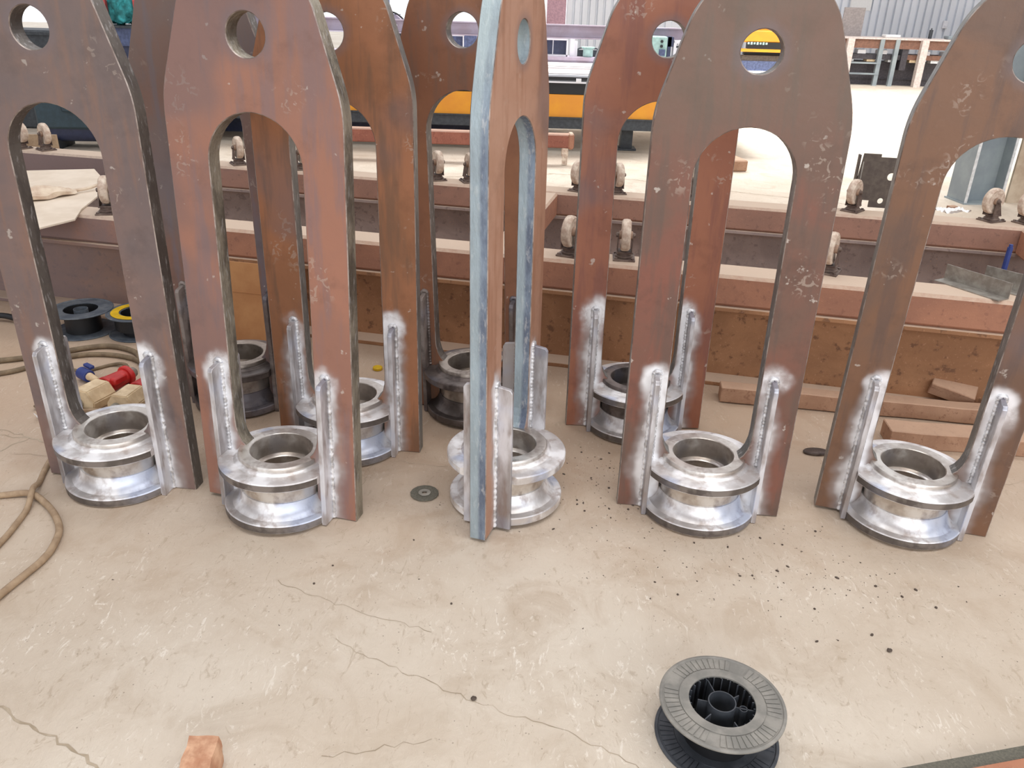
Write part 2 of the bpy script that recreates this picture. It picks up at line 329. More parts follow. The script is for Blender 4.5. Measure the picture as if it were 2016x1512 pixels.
for c_, wd_ in [([(-2.6, 2.62), (-1.763, 2.456), (-1.565, 2.38), (-1.2, 2.24)], 0.004), ([(-1.80, 2.42), (-1.63, 2.40), (-1.69, 2.30), (-1.627, 2.2), (-1.66, 2.12), (-1.60, 2.02)], 0.004),
           ([(-1.63, 2.30), (-1.45, 2.28)], 0.0015),
           ([(-0.60, 1.70), (-0.53, 1.663), (-0.374, 1.602), (-0.176, 1.53)], 0.0015), ([(-0.40, 1.50), (-0.347, 1.454), (-0.147, 1.361), (0.014, 1.289), (0.175, 1.228), (0.32, 1.13)], 0.0018),
           ([(-0.36, 1.16), (-0.295, 1.178), (-0.143, 1.216)], 0.0015), ([(-1.2, 1.30), (-1.068, 1.259), (-0.951, 1.203), (-0.845, 1.157), (-0.727, 1.07)], 0.005),
           ([(-0.55, 2.36), (-0.4, 2.33), (-0.2, 2.30)], 0.0015), ([(1.45, 2.1), (1.62, 2.3), (1.72, 2.33)], 0.0015), ([(0.40, 2.45), (0.52, 2.36), (0.60, 2.38)], 0.0015),
           ([(-0.45, 2.33), (-0.47, 2.1), (-0.5, 1.95)], 0.0012), ([(-1.0, 6.9), (0.3, 7.28), (0.264, 7.32), (1.0, 7.15), (1.8, 6.78), (2.6, 6.45)], 0.012), ([(3.3, 10.2), (4.02, 10.236), (5.2, 10.26)], 0.012)]:
    crack(c_, wd_)
# slag grains scattered on the concrete (too many to count)
def grains(bm):
    rnd = random.Random(3)
    cl = [((0.30, 2.30), 0.20, 0.16, 150), ((0.55, 1.80), 0.30, 0.16, 150), ((0.85, 1.82), 0.22, 0.20, 190), ((0.35, 2.05), 0.22, 0.22, 110), ((-0.18, 2.05), 0.10, 0.08, 30), ((0.1, 1.9), 0.8, 0.5, 50), ((-1.2, 2.2), 0.9, 0.6, 30), ((1.3, 1.7), 0.25, 0.2, 40)]
    for (cx, cy), sx, sy, n in cl:
        for _ in range(n):
            x, y = rnd.gauss(cx, sx * 0.6), rnd.gauss(cy, sy * 0.6); r = 0.0009 + 0.0034 * rnd.random() ** 3.5
            if y > 2.9: continue
            q = bmesh.ops.create_icosphere(bm, subdivisions=1, radius=1.0)['verts'] if r > 0.0035 else None
            if q is None:
                q = [bm.verts.new(p) for p in ((1, 0, -.3), (-.5, .8, -.3), (-.5, -.8, -.3), (0, 0, .7))]
                for f in ((0, 1, 3), (1, 2, 3), (2, 0, 3)): bm.faces.new([q[i] for i in f])
            S = Matrix.Translation((x, y, r * 0.3)) @ Matrix.Rotation(rnd.random() * 6.28, 4, 'Z') @ Matrix.Diagonal((r * rnd.uniform(0.8, 1.8), r * rnd.uniform(0.6, 1.1), r * 0.7, 1))
            bmesh.ops.transform(bm, matrix=S, verts=q)
g = mk('slag_grains', grains, M_SLAG); tag(g, 'dark slag and grinding grains scattered over the concrete around the frames', 'grit', kind='stuff')
for x, y, r, lb in [(-0.062, 1.325, 0.006, 'small dark pebble lying alone on the bare concrete in the foreground'), (0.93, 1.515, 0.006, 'small grey pebble on the floor below the right-hand ring'), ]:
    def pb(bm, r=r):
        bmesh.ops.create_icosphere(bm, subdivisions=2, radius=r); jit(bm, 0.002, 200); bmesh.ops.scale(bm, vec=(1.2, 1, 0.7), verts=bm.verts)
    o = mk('pebble', pb, M_SLAG); o.location = (x, y, r * 0.6); tag(o, lb, 'pebble')

# corrugated back wall, openings to daylight left of it
def corr_wall(bm, x0, x1, z0, z1, y, pitch=0.17, d=0.06):
    x = x0; vs = []
    while x < x1 + 1e-6:
        for dx, dy in ((0, 0), (pitch * .06, -d), (pitch * .72, -d), (pitch * .78, 0)):
            if x + dx <= x1 + 1e-6: vs.append((x + dx, y + dy))
        x += pitch
    a = [(bm.verts.new((p[0], p[1], z0)), bm.verts.new((p[0], p[1], z1))) for p in vs]
    for p, q in zip(a, a[1:]): bm.faces.new((p[0], q[0], q[1], p[1]))
tag(mk('wall_back', lambda b: (corr_wall(b, 3.6, 24, 0, 7, 20.0), corr_wall(b, 0.95, 3.3, 0, 7, 20.0), box(b, (3.5, 20.03, 3.5), (0.4, 0.06, 7)), box(b, (-1, 20.1, 5.6), (44, 0.1, 2.8)),
    corr_wall(b, -21, -12.5, 0, 7, 20.0)), M_CORR), kind='structure')
tag(mk('wall_left', lambda b: box(b, (-18, 8, 3.5), (0.2, 40, 7)), M_CORRP), kind='structure')
tag(mk('wall_right', lambda b: box(b, (22, 8, 3.5), (0.2, 40, 7)), M_CORRP), kind='structure')
tag(mk('ceiling', lambda b: [box(b, c, s) for c, s in (((2, -4.6, 7), (40, 6, .1)), ((2, 3.0, 7), (40, 2.2, .1)), ((2, 8, 7), (40, 2.8, .1)), ((2, 18.4, 7), (40, 4, .1)))], M_CORRP), kind='structure')

# ------------------------------------------------------------------ lifting frames
W, S_, ZS, ZH, RH, ZA, T_ = .2414, .1286, 1.1519, 1.2975, .0505, 1.1239, .0486
XG, GY, ZG, ZF, RF, ZR, RHU = .1624, .071, .4439, .1691, .178, .1898, .0886
RHEAD = 0.187
def plate_bm():
    bm = bmesh.new()
    # half outline on +x side, from head top down the outer edge, across the foot, up the slot
    C = Vector((0, ZH)); P0 = Vector((W, ZS)); d = P0 - C; L = d.length
    ang = math.atan2(d.y, d.x); al = math.acos(RHEAD / L); ta = ang + al
    R = [(RHEAD * math.cos(PI / 2 + (ta - PI / 2) * k / 14), ZH + RHEAD * math.sin(PI / 2 + (ta - PI / 2) * k / 14)) for k in range(15)]
    tp = Vector(R[-1]); u1 = (tp - P0).normalized(); rr = 0.05
    for k in range(7):     # rounded shoulder
        t = k / 6; a = P0 + u1 * rr; b = P0 + Vector((0, -rr)); q = a * (1 - t) ** 2 + P0 * 2 * t * (1 - t) + b * t * t; R.append((q.x, q.y))
    for k in range(1, 12): R.append((W, (ZS - rr) * (1 - k / 11)))
    R += [(0.121, 0.0), (0.121, 0.17), (0.101, 0.19)]
    R += [(0.112, 0.202), (0.121, 0.220), (0.127, 0.245), (S_, 0.272)]
    for k in range(1, 9): R.append((S_, 0.272 + (ZA - S_ - 0.272) * k / 9))
    R += [(S_ * math.cos(a), ZA - S_ + S_ * math.sin(a)) for a in [PI / 2 * k / 12 for k in range(13)]]
    R += [(RH * math.sin(a), ZH - RH * math.cos(a)) for a in [PI * k / 20 for k in range(21)]]
    R = [p for i, p in enumerate(R) if i == 0 or (Vector(p) - Vector(R[i - 1])).length > 1e-5]
    rnd = random.Random(5)
    for sgn in (1, -1):
        lo = [bm.verts.new((sgn * x, -T_ / 2, z)) for x, z in R]; hi = [bm.verts.new((sgn * x, T_ / 2, z)) for x, z in R]
        f = bm.faces.new(lo); f.material_index = 0; f = bm.faces.new(hi[::-1]); f.material_index = 0
        n = len(R)
        for i in range(n):
            j = (i + 1) % n
            if abs(R[i][0]) < 1e-6 and abs(R[j][0]) < 1e-6: continue
            f = bm.faces.new((lo[i], hi[i], hi[j], lo[j])); f.material_index = 1
    bmesh.ops.remove_doubles(bm, verts=bm.verts, dist=1e-5)
    bmesh.ops.recalc_face_normals(bm, faces=bm.faces)
    es = [e for e in bm.edges if len(e.link_faces) == 2 and e.link_faces[0].material_index != e.link_faces[1].material_index]
    bmesh.ops.bevel(bm, geom=es, offset=0.0022, segments=1, affect='EDGES', material=2)
    return bm
def to_mesh(name, bm, n_mats, smooth=None):
    bmesh.ops.recalc_face_normals(bm, faces=bm.faces); me = bpy.data.meshes.new(name); bm.to_mesh(me); bm.free()
    for _ in range(n_mats): me.materials.append(M_RING)
    if smooth is not None:
        for p in me.polygons: p.use_smooth = True
        me.set_sharp_from_angle(angle=math.radians(smooth))
    return me
ME_PLATE = to_mesh('plate', plate_bm(), 3)
def clip_x(bm, xc):
    for sg in (1, -1):
        r = bmesh.ops.bisect_plane(bm, geom=bm.verts[:] + bm.edges[:] + bm.faces[:], plane_co=(sg * xc, 0, 0), plane_no=(sg, 0, 0), clear_outer=True)
        es = [e for e in r['geom_cut'] if isinstance(e, bmesh.types.BMEdge)]
        bmesh.ops.edgeloop_fill(bm, edges=es)
def flange_bm(prof):
    bm = bmesh.new(); lathe(bm, prof, 96); bmesh.ops.recalc_face_normals(bm, faces=bm.faces); clip_x(bm, XG - 0.007)
    for f in bm.faces:
        c = f.calc_center_median(); n = f.normal
        if abs(n.z) < 0.5 and math.hypot(c.x, c.y) > RF - 0.012: f.material_index = 1
    return bm
TF = [(.122, .145), (RF - .002, .145), (RF, .1475), (RF, .1665), (RF - .0025, ZF + .0005), (.1735, ZF + .001), (.155, ZF + .001), (.136, ZF + .001), (.1325, ZF + .0025), (.128, ZF + .007), (.1255, ZF + .008), (.122, ZF + .008)]
BF = [(.105, .004), (.168, .004), (.171, .007), (.171, .027), (.1685, .030), (.166, .0305), (.158, .0305), (.149, .032), (.141, .037), (.133, .046), (.127, .058), (.122, .074), (.105, .074)]
ME_TF = to_mesh('flange', flange_bm(TF), 2, 22); ME_BF = to_mesh('flange', flange_bm(BF), 2, 22)
bm = bmesh.new(); lathe(bm, [(RHU, ZR - .002), (RHU + .002, ZR), (.1195, ZR), (.122, ZR - .003), (.122, .164), (.120, .150), (.1185, .135), (.1185, .075), (.121, .055), (.124, .045), (.124, .006), (.074, .006), (.074, .118), (.078, .122), (RHU - .001, .124), (RHU, .128)], 96)
ME_HUB = to_mesh('hub', bm, 1, 40)
def bar(sx, sy):
    bm = bmesh.new(); y0 = T_ / 2 - 0.001; y1 = GY
    vs = prism(bm, [(y0, 0), (y1, 0.0), (y1, ZG - .012), (y1 - .006, ZG - .003), (y0, ZG + .004)], 0.014)
    M = Matrix(((0, 0, 1, XG - .007), (1, 0, 0, 0), (0, 1, 0, 0), (0, 0, 0, 1)))
    bmesh.ops.transform(bm, matrix=M, verts=vs); bmesh.ops.scale(bm, vec=(sx, sy, 1), verts=vs)
    bmesh.ops.recalc_face_normals(bm, faces=bm.faces)
    bmesh.ops.bevel(bm, geom=bm.edges[:], offset=0.0015, segments=1, affect='EDGES'); return bm
def bead(sx, sy):
    bm = bmesh.new(); rnd = random.Random(11 + sx * 2 + sy)
    for side in (-1, 1):
        z0 = ZF + .004 if side < 0 else 0.004
        n = 70; P = []
        for k in range(n + 1): P.append((XG + side * 0.0095, T_ / 2 + 0.0012, z0 + (ZG + .002 - z0) * k / n))
        tube(bm, P, 0.0062, 7, rf=lambda i: 0.0058 + 0.0014 * math.sin(i * 2.1) + rnd.uniform(-.0006, .0008))
    P = [(XG + 0.0095 * math.cos(a), T_ / 2 + 0.0015, ZG + .003 + 0.007 * math.sin(a)) for a in [PI * k / 8 for k in range(9)]]
    tube(bm, P, 0.0065, 7, rf=lambda i: 0.0062 + rnd.uniform(-.001, .0015))
    # seam of the bar against both flange rims
    for zc in (.155, .018):
        P = [(XG - .008, y, zc) for y in [T_ / 2 + .002 + (GY - T_ / 2 - .004) * k / 8 for k in range(9)]]
        tube(bm, P, 0.004, 6, rf=lambda i: 0.004 + rnd.uniform(-.0008, .001))
    bmesh.ops.scale(bm, vec=(sx, sy, 1), verts=bm.verts[:]); return bm
ME_BAR = {(a, b): to_mesh('stiffener_bar', bar(a, b), 1) for a in (1, -1) for b in (1, -1)}
ME_BEAD = {(a, b): to_mesh('weld_bead', bead(a, b), 1, 60) for a in (1, -1) for b in (1, -1)}
ME_WEBS = []
for sx in (1, -1):
    bm = bmesh.new(); box(bm, (sx * 0.139, 0, 0.101), (0.040, 0.018, 0.086), bev=0.001); ME_WEBS.append(to_mesh('web_plate', bm, 1))

def child(name, me, parent, mats):
    o = bpy.data.objects.new(name, me); COL.objects.link(o); o.parent = parent
    for i, m in enumerate(mats):
        o.material_slots[i].link = 'OBJECT'; o.material_slots[i].material = m
    return o
def rotm(yaw, lx, ly):
    return Matrix.Rotation(yaw, 3, 'Z') @ Matrix.Rotation(lx, 3, 'X') @ Matrix.Rotation(ly, 3, 'Y')
def lifting_frame(pose, face, edge, ring, rim, hub, barm, beadm, label):
    x, y, yaw, lx, ly = pose; R = rotm(yaw, lx, ly)
    low = min((R @ Vector((a, b, 0.0))).z for a in (-W, W) for b in (-T_ / 2, T_ / 2))
    e = empty('lifting_frame', (x, y, -low)); e.rotation_euler = R.to_euler()
    tag(e, label, 'steel frame', 'welded lifting frames standing on the floor')
    child('eye_plate', ME_PLATE, e, [face, edge, M_WEAR]); child('bearing_flange', ME_TF, e, [ring, rim]); child('bearing_flange', ME_BF, e, [ring, rim])
    child('bearing_hub', ME_HUB, e, [hub]); [child('web_plate', m_, e, [M_DBAR]) for m_ in ME_WEBS]
    for k in ME_BAR:
        b = child('stiffener_bar', ME_BAR[k], e, [barm]); child('weld_bead', ME_BEAD[k], b, [beadm])
    return e
PF = plate_face
lifting_frame((-1.1983, 2.1727, -.1309, .0135, .0096), PF('mill_scale_plate', (112, 98, 96), (130, 106, 98), (136, 104, 88), 1, topg=.25), M_DEDGE, M_RING, M_RIM, M_HUB, M_BAR, M_BEAD, 'grey-brown eyed steel frame at the far left beside the red plugs')
lifting_frame((-.6701, 2.0573, -.242, -.0172, .0202), PF('mill_scale_plate', (150, 108, 92), (162, 114, 94), (130, 108, 108), 2, topg=.1), M_EDGELUMP, M_RING, M_RIM, M_HUB, M_BAR, M_BEAD, 'reddish-tan eyed steel frame with torch-gouged edges, second of the front row from the left')
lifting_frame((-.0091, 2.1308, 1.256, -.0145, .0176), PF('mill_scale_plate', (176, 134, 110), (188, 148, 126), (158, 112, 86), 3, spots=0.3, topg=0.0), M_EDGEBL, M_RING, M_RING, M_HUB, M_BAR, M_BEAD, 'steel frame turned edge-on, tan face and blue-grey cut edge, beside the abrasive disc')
lifting_frame((.4412, 2.6409, -.0009, -.0066, -.0063), PF('mill_scale_plate', (144, 92, 72), (154, 100, 76), (124, 80, 70), 4, topg=0.0), M_EDGE, M_RING, M_RIM, M_DRING, M_BAR, M_BEAD, 'red-brown eyed steel frame with scribbled marks, in the back row on the right')
lifting_frame((.5765, 2.1167, -.091, -.0039, -.0039), PF('mill_scale_plate', (112, 86, 74), (130, 84, 70), (98, 82, 74), 5, spots=1.2, top=(106, 94, 82), topg=.65), M_EDGE, M_RING, M_RIM, M_HUB, M_BAR, M_BEAD, 'dark grey-brown eyed steel frame in the front row, behind the foreground wire spool')
lifting_frame((1.1852, 2.0881, -.2723, .0061, .0164), PF('mill_scale_plate', (108, 84, 70), (122, 88, 66), (94, 76, 68), 6, topg=.1), M_EDGE, M_RING, M_RIM, M_HUB, M_BAR, M_BEAD, 'brown eyed steel frame at the far right, its eye cut by the picture edge')
lifting_frame((-.5411, 2.4358, -.1065, -.0108, .0003), PF('mill_scale_plate', (144, 98, 68), (160, 108, 76), (112, 86, 68), 7, topg=0.0), M_EDGE, M_RING, M_RIM, M_HUB, M_BAR, M_BEAD, 'orange-brown eyed steel frame with a bright ring, standing close behind the gouged tan frame')
lifting_frame((-1.0091, 2.7437, -.1473, .0018, -.0047), PF('mill_scale_plate', (114, 98, 94), (122, 90, 78), (106, 100, 110), 8, bright=0.0, topg=.3), M_DEDGE, M_DRING, M_DRING, M_DHUB, M_DBAR, M_DBAR, 'dark unground steel frame with a black ring, back row at the left before the cardboard')
lifting_frame((-.1419, 2.7211, -.2264, .0024, -.03), PF('mill_scale_plate', (136, 92, 68), (152, 104, 74), (116, 92, 80), 9, bright=0.0, topg=.05), M_DEDGE, M_DRING, M_DRING, M_DHUB, M_DBAR, M_DBAR, 'orange-brown unground steel frame with a dark ring, back row behind the edge-on frame')

# ------------------------------------------------------------------ rail frames with casters
TH = -math.radians(12.1)
U = Vector((math.cos(TH), math.sin(TH), 0)); V = Vector((-math.sin(TH), math.cos(TH), 0))
def caster_proto():
    e = empty('caster')
    def wh(bm): lathe(bm, [(.018, -.014), (.046, -.015), (.056, -.018), (.062, -.013), (.064, 0), (.062, .013), (.056, .018), (.046, .015), (.018, .014)], 28, Matrix.Translation((0.02, 0, .100)) @ Matrix.Rotation(PI / 2, 4, 'X'))
    wheel = mk('wheel', wh, M_CASTW, e, 35)
    def hb(bm):
        M = Matrix.Translation((0.02, 0, .100)) @ Matrix.Rotation(PI / 2, 4, 'X')
        cyl(bm, .045, .026, M=M, n=24); cyl(bm, .017, .052, M=M, n=12)
    hub = mk('wheel_hub', hb, M_CASTH, e, 35)
    def fk(bm):
        cyl(bm, .036, .010, (0, 0, .012), n=24, bev=.002); cyl(bm, .030, .012, (0, 0, .022), n=24); box(bm, (0.004, 0, .031), (.058, .066, .006), bev=.002)
        for s in (1, -1):
            prism(bm, [(-.026, .028), (.034, .028), (.034, .06), (.031, .108), (.022, .114), (.010, .108), (-.012, .06)], .004, Matrix(((1, 0, 0, 0), (0, 0, 1, s * .0285 - .002), (0, 1, 0, 0), (0, 0, 0, 1))))
        cyl(bm, .006, .078, (0.02, 0, .100), 'Y', 8); cyl(bm, .010, .006, (0.02, .034, .100), 'Y', 6); cyl(bm, .010, .006, (0.02, -.034, .100), 'Y', 6)
    mk('fork', fk, M_CASTF, e, 35)
    def pl(bm):
        box(bm, (0, 0, .0035), (.104, .088, .007), bev=.001)
        for a in (1, -1):
            for b in (1, -1): cyl(bm, .007, .006, (a * .042, b * .033, .010), n=6)
    mk('mounting_plate', pl, M_CASTF, e)
    return e
CAST = caster_proto(); first = [True]
def caster(parent, x, y, z, yaw):
    o = CAST if first[0] else dup(CAST); first[0] = False
    # casters are parts of the rail frame: parts join into a mesh-less node
    o.parent = parent; o.matrix_parent_inverse = Matrix.Identity(4)
    P = parent.matrix_world.inverted() if False else None
    o.location = (x, y, z); o.rotation_euler = (0, 0, yaw); return o
def rail_root(name, o, label):
    return empty(name, o, TH, label=label, cat='trolley frame')
def loc(p, o):        # world -> local of rail root at origin o
    d = Vector((p[0] - o[0], p[1] - o[1], 0)); return d.dot(U), d.dot(V)
ZT = .46; HR = .125
def rail(bm, u0, u1, v0=0.0, d=.16): box(bm, ((u0 + u1) / 2, v0 + d / 2, ZT - HR / 2), (u1 - u0, d, HR), bev=.012)
O1 = (0, 3.184, 0); O2 = (0, 4.44, 0)
r1 = rail_root('upturned_trolley', O1, 'long rusty dusty trolley frame upside down on beams, wheels up, directly behind the frames')
mk('rail', lambda b: rail(b, -3.6, 3.2), M_RAIL, r1)
for p, yw in [((1.224, 3.10), -1.9), ((.219, 3.23), -1.75), ((.434, 3.20), -1.45), ((-1.86, 3.66), 2.0)]:
    a, b = loc(p, O1); caster(r1, a, b, ZT, yw)
def ibeam(bm, u0, u1, vc, h, bw, tw=.014, tf=.018):
    L = u1 - u0; c = (u0 + u1) / 2
    box(bm, (c, vc, tf / 2), (L, bw, tf), bev=.002); box(bm, (c, vc, h - tf / 2), (L, bw, tf), bev=.002); box(bm, (c, vc, h / 2), (L, tw, h - 2 * tf + .002))
b1 = mk('support_beam', lambda b: ibeam(b, -3.9, 3.6, .085, ZT - HR, .19), M_WEB); b1.location = O1; b1.rotation_euler = (0, 0, TH)
tag(b1, 'pitted rusty steel I-beam lying on the floor under the nearest rail', 'steel beam')
r2 = rail_root('upturned_trolley', O2, 'second dusty brown trolley frame upside down, farther back, with most of the upturned wheels')
mk('rail', lambda b: rail(b, -4.6, 2.62), M_RAILG, r2)
mk('crossmember', lambda b: box(b, (.17, -.55, ZT - HR / 2), (.10, 1.08, HR), bev=.01), M_RAIL, r2)
mk('crossmember', lambda b: box(b, (2.55, -.55, ZT - HR / 2), (.12, 1.08, HR), bev=.01), M_RAIL, r2)
for p, yw in [((-.458, 4.63), -.95), ((-.276, 4.6), -1.0), ((.33, 4.46), -1.9), ((.53, 4.43), -1.2), ((.93, 4.35), -1.1), ((1.714, 4.18), -2.1), ((2.361, 4.06), -2.5), ((2.52, 4.03), -2.5),
              ((-2.93, 5.15), -.5), ((-3.10, 5.18), -.3), ((-1.653, 4.89), -.8), ((-1.26, 4.81), -.9)]:
    a, b = loc(p, O2); caster(r2, a, b, ZT, yw)
b2 = mk('support_beam', lambda b: ibeam(b, -4.7, 3.2, .10, ZT - HR, .20), M_WEBD); b2.location = O2; b2.rotation_euler = (0, 0, TH)
tag(b2, 'dark dusty I-beam under the farther rail with most of the wheels', 'steel beam')

# ------------------------------------------------------------------ things on and around the rails
def obj(name, fn, mats, label, cat, loc_=(0, 0, 0), rz=0.0, smooth=None, group=None):
    o = mk(name, fn, mats, None, smooth); o.location = loc_; o.rotation_euler = (0, 0, rz); return tag(o, label, cat, group)
def bracket(bm):
    T = .012
    R = [(-.145, 0), (-.09, 0), (-.09, .035), (-.055, .035), (-.055, 0), (.13, 0), (.14, .255), (-.04, .255), (-.04, .27), (-.125, .27)]
    vs = prism(bm, R, T, Matrix(((1, 0, 0, 0), (0, 0, 1, 0), (0, 1, 0, 0), (0, 0, 0, 1))))
    bmesh.ops.recalc_face_normals(bm, faces=bm.faces)
bk = obj('bracket_plate', bracket, M_BRK, 'dark upright bracket plate with a round hole standing on the farther rail', 'bracket', (1.885, 4.27, ZT), -.16)
q = bmesh.new()
for x, z, r in ((.028, .160, .020), (.0, .035, .015)): cyl(q, r, .1, (x, .006, z), 'Y', 20)
bmesh.ops.recalc_face_normals(q, faces=q.faces); me = bpy.data.meshes.new('cutter'); q.to_mesh(me); q.free()
co = bpy.data.objects.new('cutter', me); COL.objects.link(co); co.parent = bk
md = bk.modifiers.new('holes', 'BOOLEAN'); md.object = co; md.operation = 'DIFFERENCE'; md.solver = 'EXACT'
bpy.context.view_layer.update(); dg = bpy.context.evaluated_depsgraph_get(); nm_ = bpy.data.meshes.new_from_object(bk.evaluated_get(dg))
bk.modifiers.clear(); bk.data = nm_; bpy.data.objects.remove(co)
mk('side_lip', lambda b: box(b, (-.139, .027, .135), (.010, .034, .25), bev=.001), M_BRK, bk)
mk('slot_edge', lambda b: box(b, (-.122, -.0015, .150), (.005, .003, .16)), M_GALV, bk)
def angle(bm, L=.26, w=.06, t=.004):
    box(bm, (0, 0, t / 2), (L, w, t)); box(bm, (0, w / 2, w / 2), (L, t, w))
obj('angle_offcut', angle, M_GALV, 'short steel angle offcut lying on the nearest rail, the left of two', 'angle iron', (1.70, 2.93, ZT), -1.05)
obj('angle_offcut', lambda b: (box(b, (0, 0, .002), (.24, .05, .004)), box(b, (0, .025, .035), (.24, .004, .07))), M_GALV, 'steel angle offcut on the nearest rail, close to the blue rod', 'angle iron', (1.845, 2.91, ZT), -.92)
o = obj('blue_rod', lambda b: (cyl(b, .010, .15, (0, 0, .075), n=12), cyl(b, .007, .012, (0, 0, .155), n=8)), M_BLUE, 'short blue rod standing upright behind the angle offcuts', 'rod', (1.865, 3.03, ZT - .01))
def board(bm):
    prism(bm, [(.16, -.52), (.23, -.36), (.17, -.18), (.08, .30), (-.20, .72), (-.58, .60), (-.52, .1), (-.42, -.44)], .007)
obj('cardboard_sheet', board, M_CARDW, 'pale cardboard sheet bridging the two rails at the left', 'cardboard', (-2.16, 3.86, ZT + .002), 0.0)
def cloth(bm):
    bmesh.ops.create_icosphere(bm, subdivisions=4, radius=1.0)
    for v in bm.verts:
        n_ = v.co.copy(); x, y, z = n_; w_ = 1.0 - 0.5 * (x > 0) * x
        v.co = Vector((x * .17, y * .075 * w_, max(z, -.2) * .036 * w_)) + noise.noise_vector(n_ * 2.2) * .014
obj('cloth_rag', cloth, M_CLOTH, 'crumpled cream rag lying on the pale cardboard sheet', 'rag', (-2.28, 3.86, ZT + .026), .75, 60)
obj('welding_torch', lambda b: (tube(b, spline([(0, 0, .014), (.08, .02, .02), (.15, .07, .03), (.2, .13, .025)], 6), .008), cyl(b, .012, .04, (.205, .135, .03), 'X', 10)), M_CLOTH, 'pale torch lead running from the rag towards the wheel', 'torch', (-2.19, 3.97, ZT + .006), .45, 50)
for (x, y, l, w_, h, rz, lb) in [(2.28, 4.30, .05, .03, .016, .3, 'small brown scrap piece on the farther rail near its right wheels'), (2.06, 4.22, .05, .012, .012, -.6, 'thin metal sliver on the farther rail by the bracket')]:
    obj('scrap_piece', lambda b, l=l, w_=w_, h=h: (box(b, (0, 0, h / 2), (l, w_, h), bev=.002), jit(b, .002, 30)), M_WOODR, lb, 'scrap', (x, y, ZT), rz)
# crumpled plastic on the rail
def film(bm):
    bmesh.ops.create_grid(bm, x_segments=16, y_segments=10, size=.5)
    for v in bm.verts: v.co = Vector((v.co.x * .16, v.co.y * .09, .012 + noise.noise(v.co * 9) * .018))
obj('plastic_film', film, M_PAPER, 'crumpled clear-white plastic film at the foot of the blue-grey column', 'plastic film', (2.24, 4.22, ZT), .2, 30)
obj('offcut_block', lambda b: box(b, (0, 0, .035), (.10, .14, .07), bev=.004), M_CARD, 'small brown carton block on the floor before the blue-grey column', 'block', (2.98, 6.1, 0), .1)

# cardboard leaning against the beam
cb = obj('leaning_cardboard', lambda b: (box(b, (0, 0, .185), (.30, .006, .37)), box(b, (0, -.004, .245), (.30, .003, .004))), M_CARD, 'tan cardboard panel leaning on the rusty beam behind the black ring', 'cardboard', (-1.08, 3.20, 0.004), TH)
cb.rotation_euler = (-.15, 0, TH)

def spool_bms(Rf=.128, h=.098, hub=.060):
    pass
def spool(loc_, label, mats=(M_BLKG, M_BLK, M_BLKD), yellow=False, rz=0.0, sc=1.0, detail=True, group=None):
    MF, MD, MI = mats
    e = empty('wire_spool', loc_, rz, label=label, cat='wire spool', group=group); e.scale = (sc, sc, sc)
    Rf, h, rb, rc = .129, .100, .068, .0265
    def fl_(z0, up):
        def f(bm):
            # flange of rib sectors: a thin annulus with raised rim, and radial grooves between raised pads
            pr = [(rb, z0), (Rf - .002, z0), (Rf, z0 + .0015), (Rf, z0 + .0045), (Rf - .002, z0 + .006), (Rf - .006, z0 + .006), (Rf - .008, z0 + .004), (rb + .0, z0 + .004)]
            lathe(bm, pr, 96)
            if detail:
                N = 56
                for k in range(N):
                    if k in (5, 6, 7, 19, 20, 21, 35, 36, 48, 49) : continue
                    a0 = 2 * PI * k / N + .012; a1 = 2 * PI * (k + 1) / N - .012
                    P = [(r * math.cos(a), r * math.sin(a)) for r, a in ((.090, a0), (.1185, a0), (.1185, a1), (.090, a1))]
                    prism(bm, P, .0016, Matrix.Translation((0, 0, z0 + .004)))
                lathe(bm, [(rb, z0 + .004), (.088, z0 + .004), (.088, z0 + .0062), (rb, z0 + .0056)], 96)
        return f
    mk('flange', fl_(0, 0), MD, e, 40); mk('flange', fl_(h - .006, 1), MF, e, 40)
    mk('drum', lambda b: lathe(b, [(rb, .004), (rb + .003, .004), (rb + .003, h - .004), (rb, h - .004)], 64), MI, e, 40)
    def core(bm):
        lathe(bm, [(rc, .002), (rc + .0022, .002), (rc + .0022, h - .002), (rc, h - .002)], 40)
    mk('core_tube', core, MD, e, 40)
    if detail:
        def ribs(bm):
            for k, a in enumerate([.25, 1.5, 2.6, 3.6, 4.75, 5.75]):
                l0, l1 = rc + .002, rb
                if k in (0, 2): l1 = rc + .022
                if k == 4: l0 = rb - .020
                if k == 3: l0 = rb - .030
                zt = h - .012
                box(bm, ((l0 + l1) / 2 * math.cos(a), (l0 + l1) / 2 * math.sin(a), zt / 2 + .004), (l1 - l0, .0022, zt - .004), rotz(a))
            for k in range(24):
                a = 2 * PI * k / 24; box(bm, ((rb - .002) * math.cos(a), (rb - .002) * math.sin(a), h / 2), (.005, .002, h - .01), rotz(a))
            lathe(bm, [(.007, .02), (.0085, .02), (.0085, h - .010), (.007, h - .010)], 20, Matrix.Translation((.044 * math.cos(5.75), .044 * math.sin(5.75), 0)))
        mk('spokes', ribs, MD, e)
    if yellow:
        mk('yellow_label', lambda b: lathe(b, [(.074, h), (.108, h), (.108, h + .0012), (.074, h + .0012)], 64), M_YELP, e)['label'] = 'yellow paper ring'
        mk('yellow_wire', lambda b: lathe(b, [(rb + .003, .03), (rb + .030, .03), (rb + .030, h - .008), (rb + .003, h - .008)], 64), M_BLKD, e)
    return e
spool((.455, 1.248, 0), 'empty dusty grey-black wire spool alone on the concrete in the foreground', rz=.3)
spool((-1.915, 3.372, 0), 'blue-black wire spool against the beam, the left of two behind the red plugs', (M_NAVY, M_NAVY, M_BLKD), rz=.1, sc=1.04, detail=False)
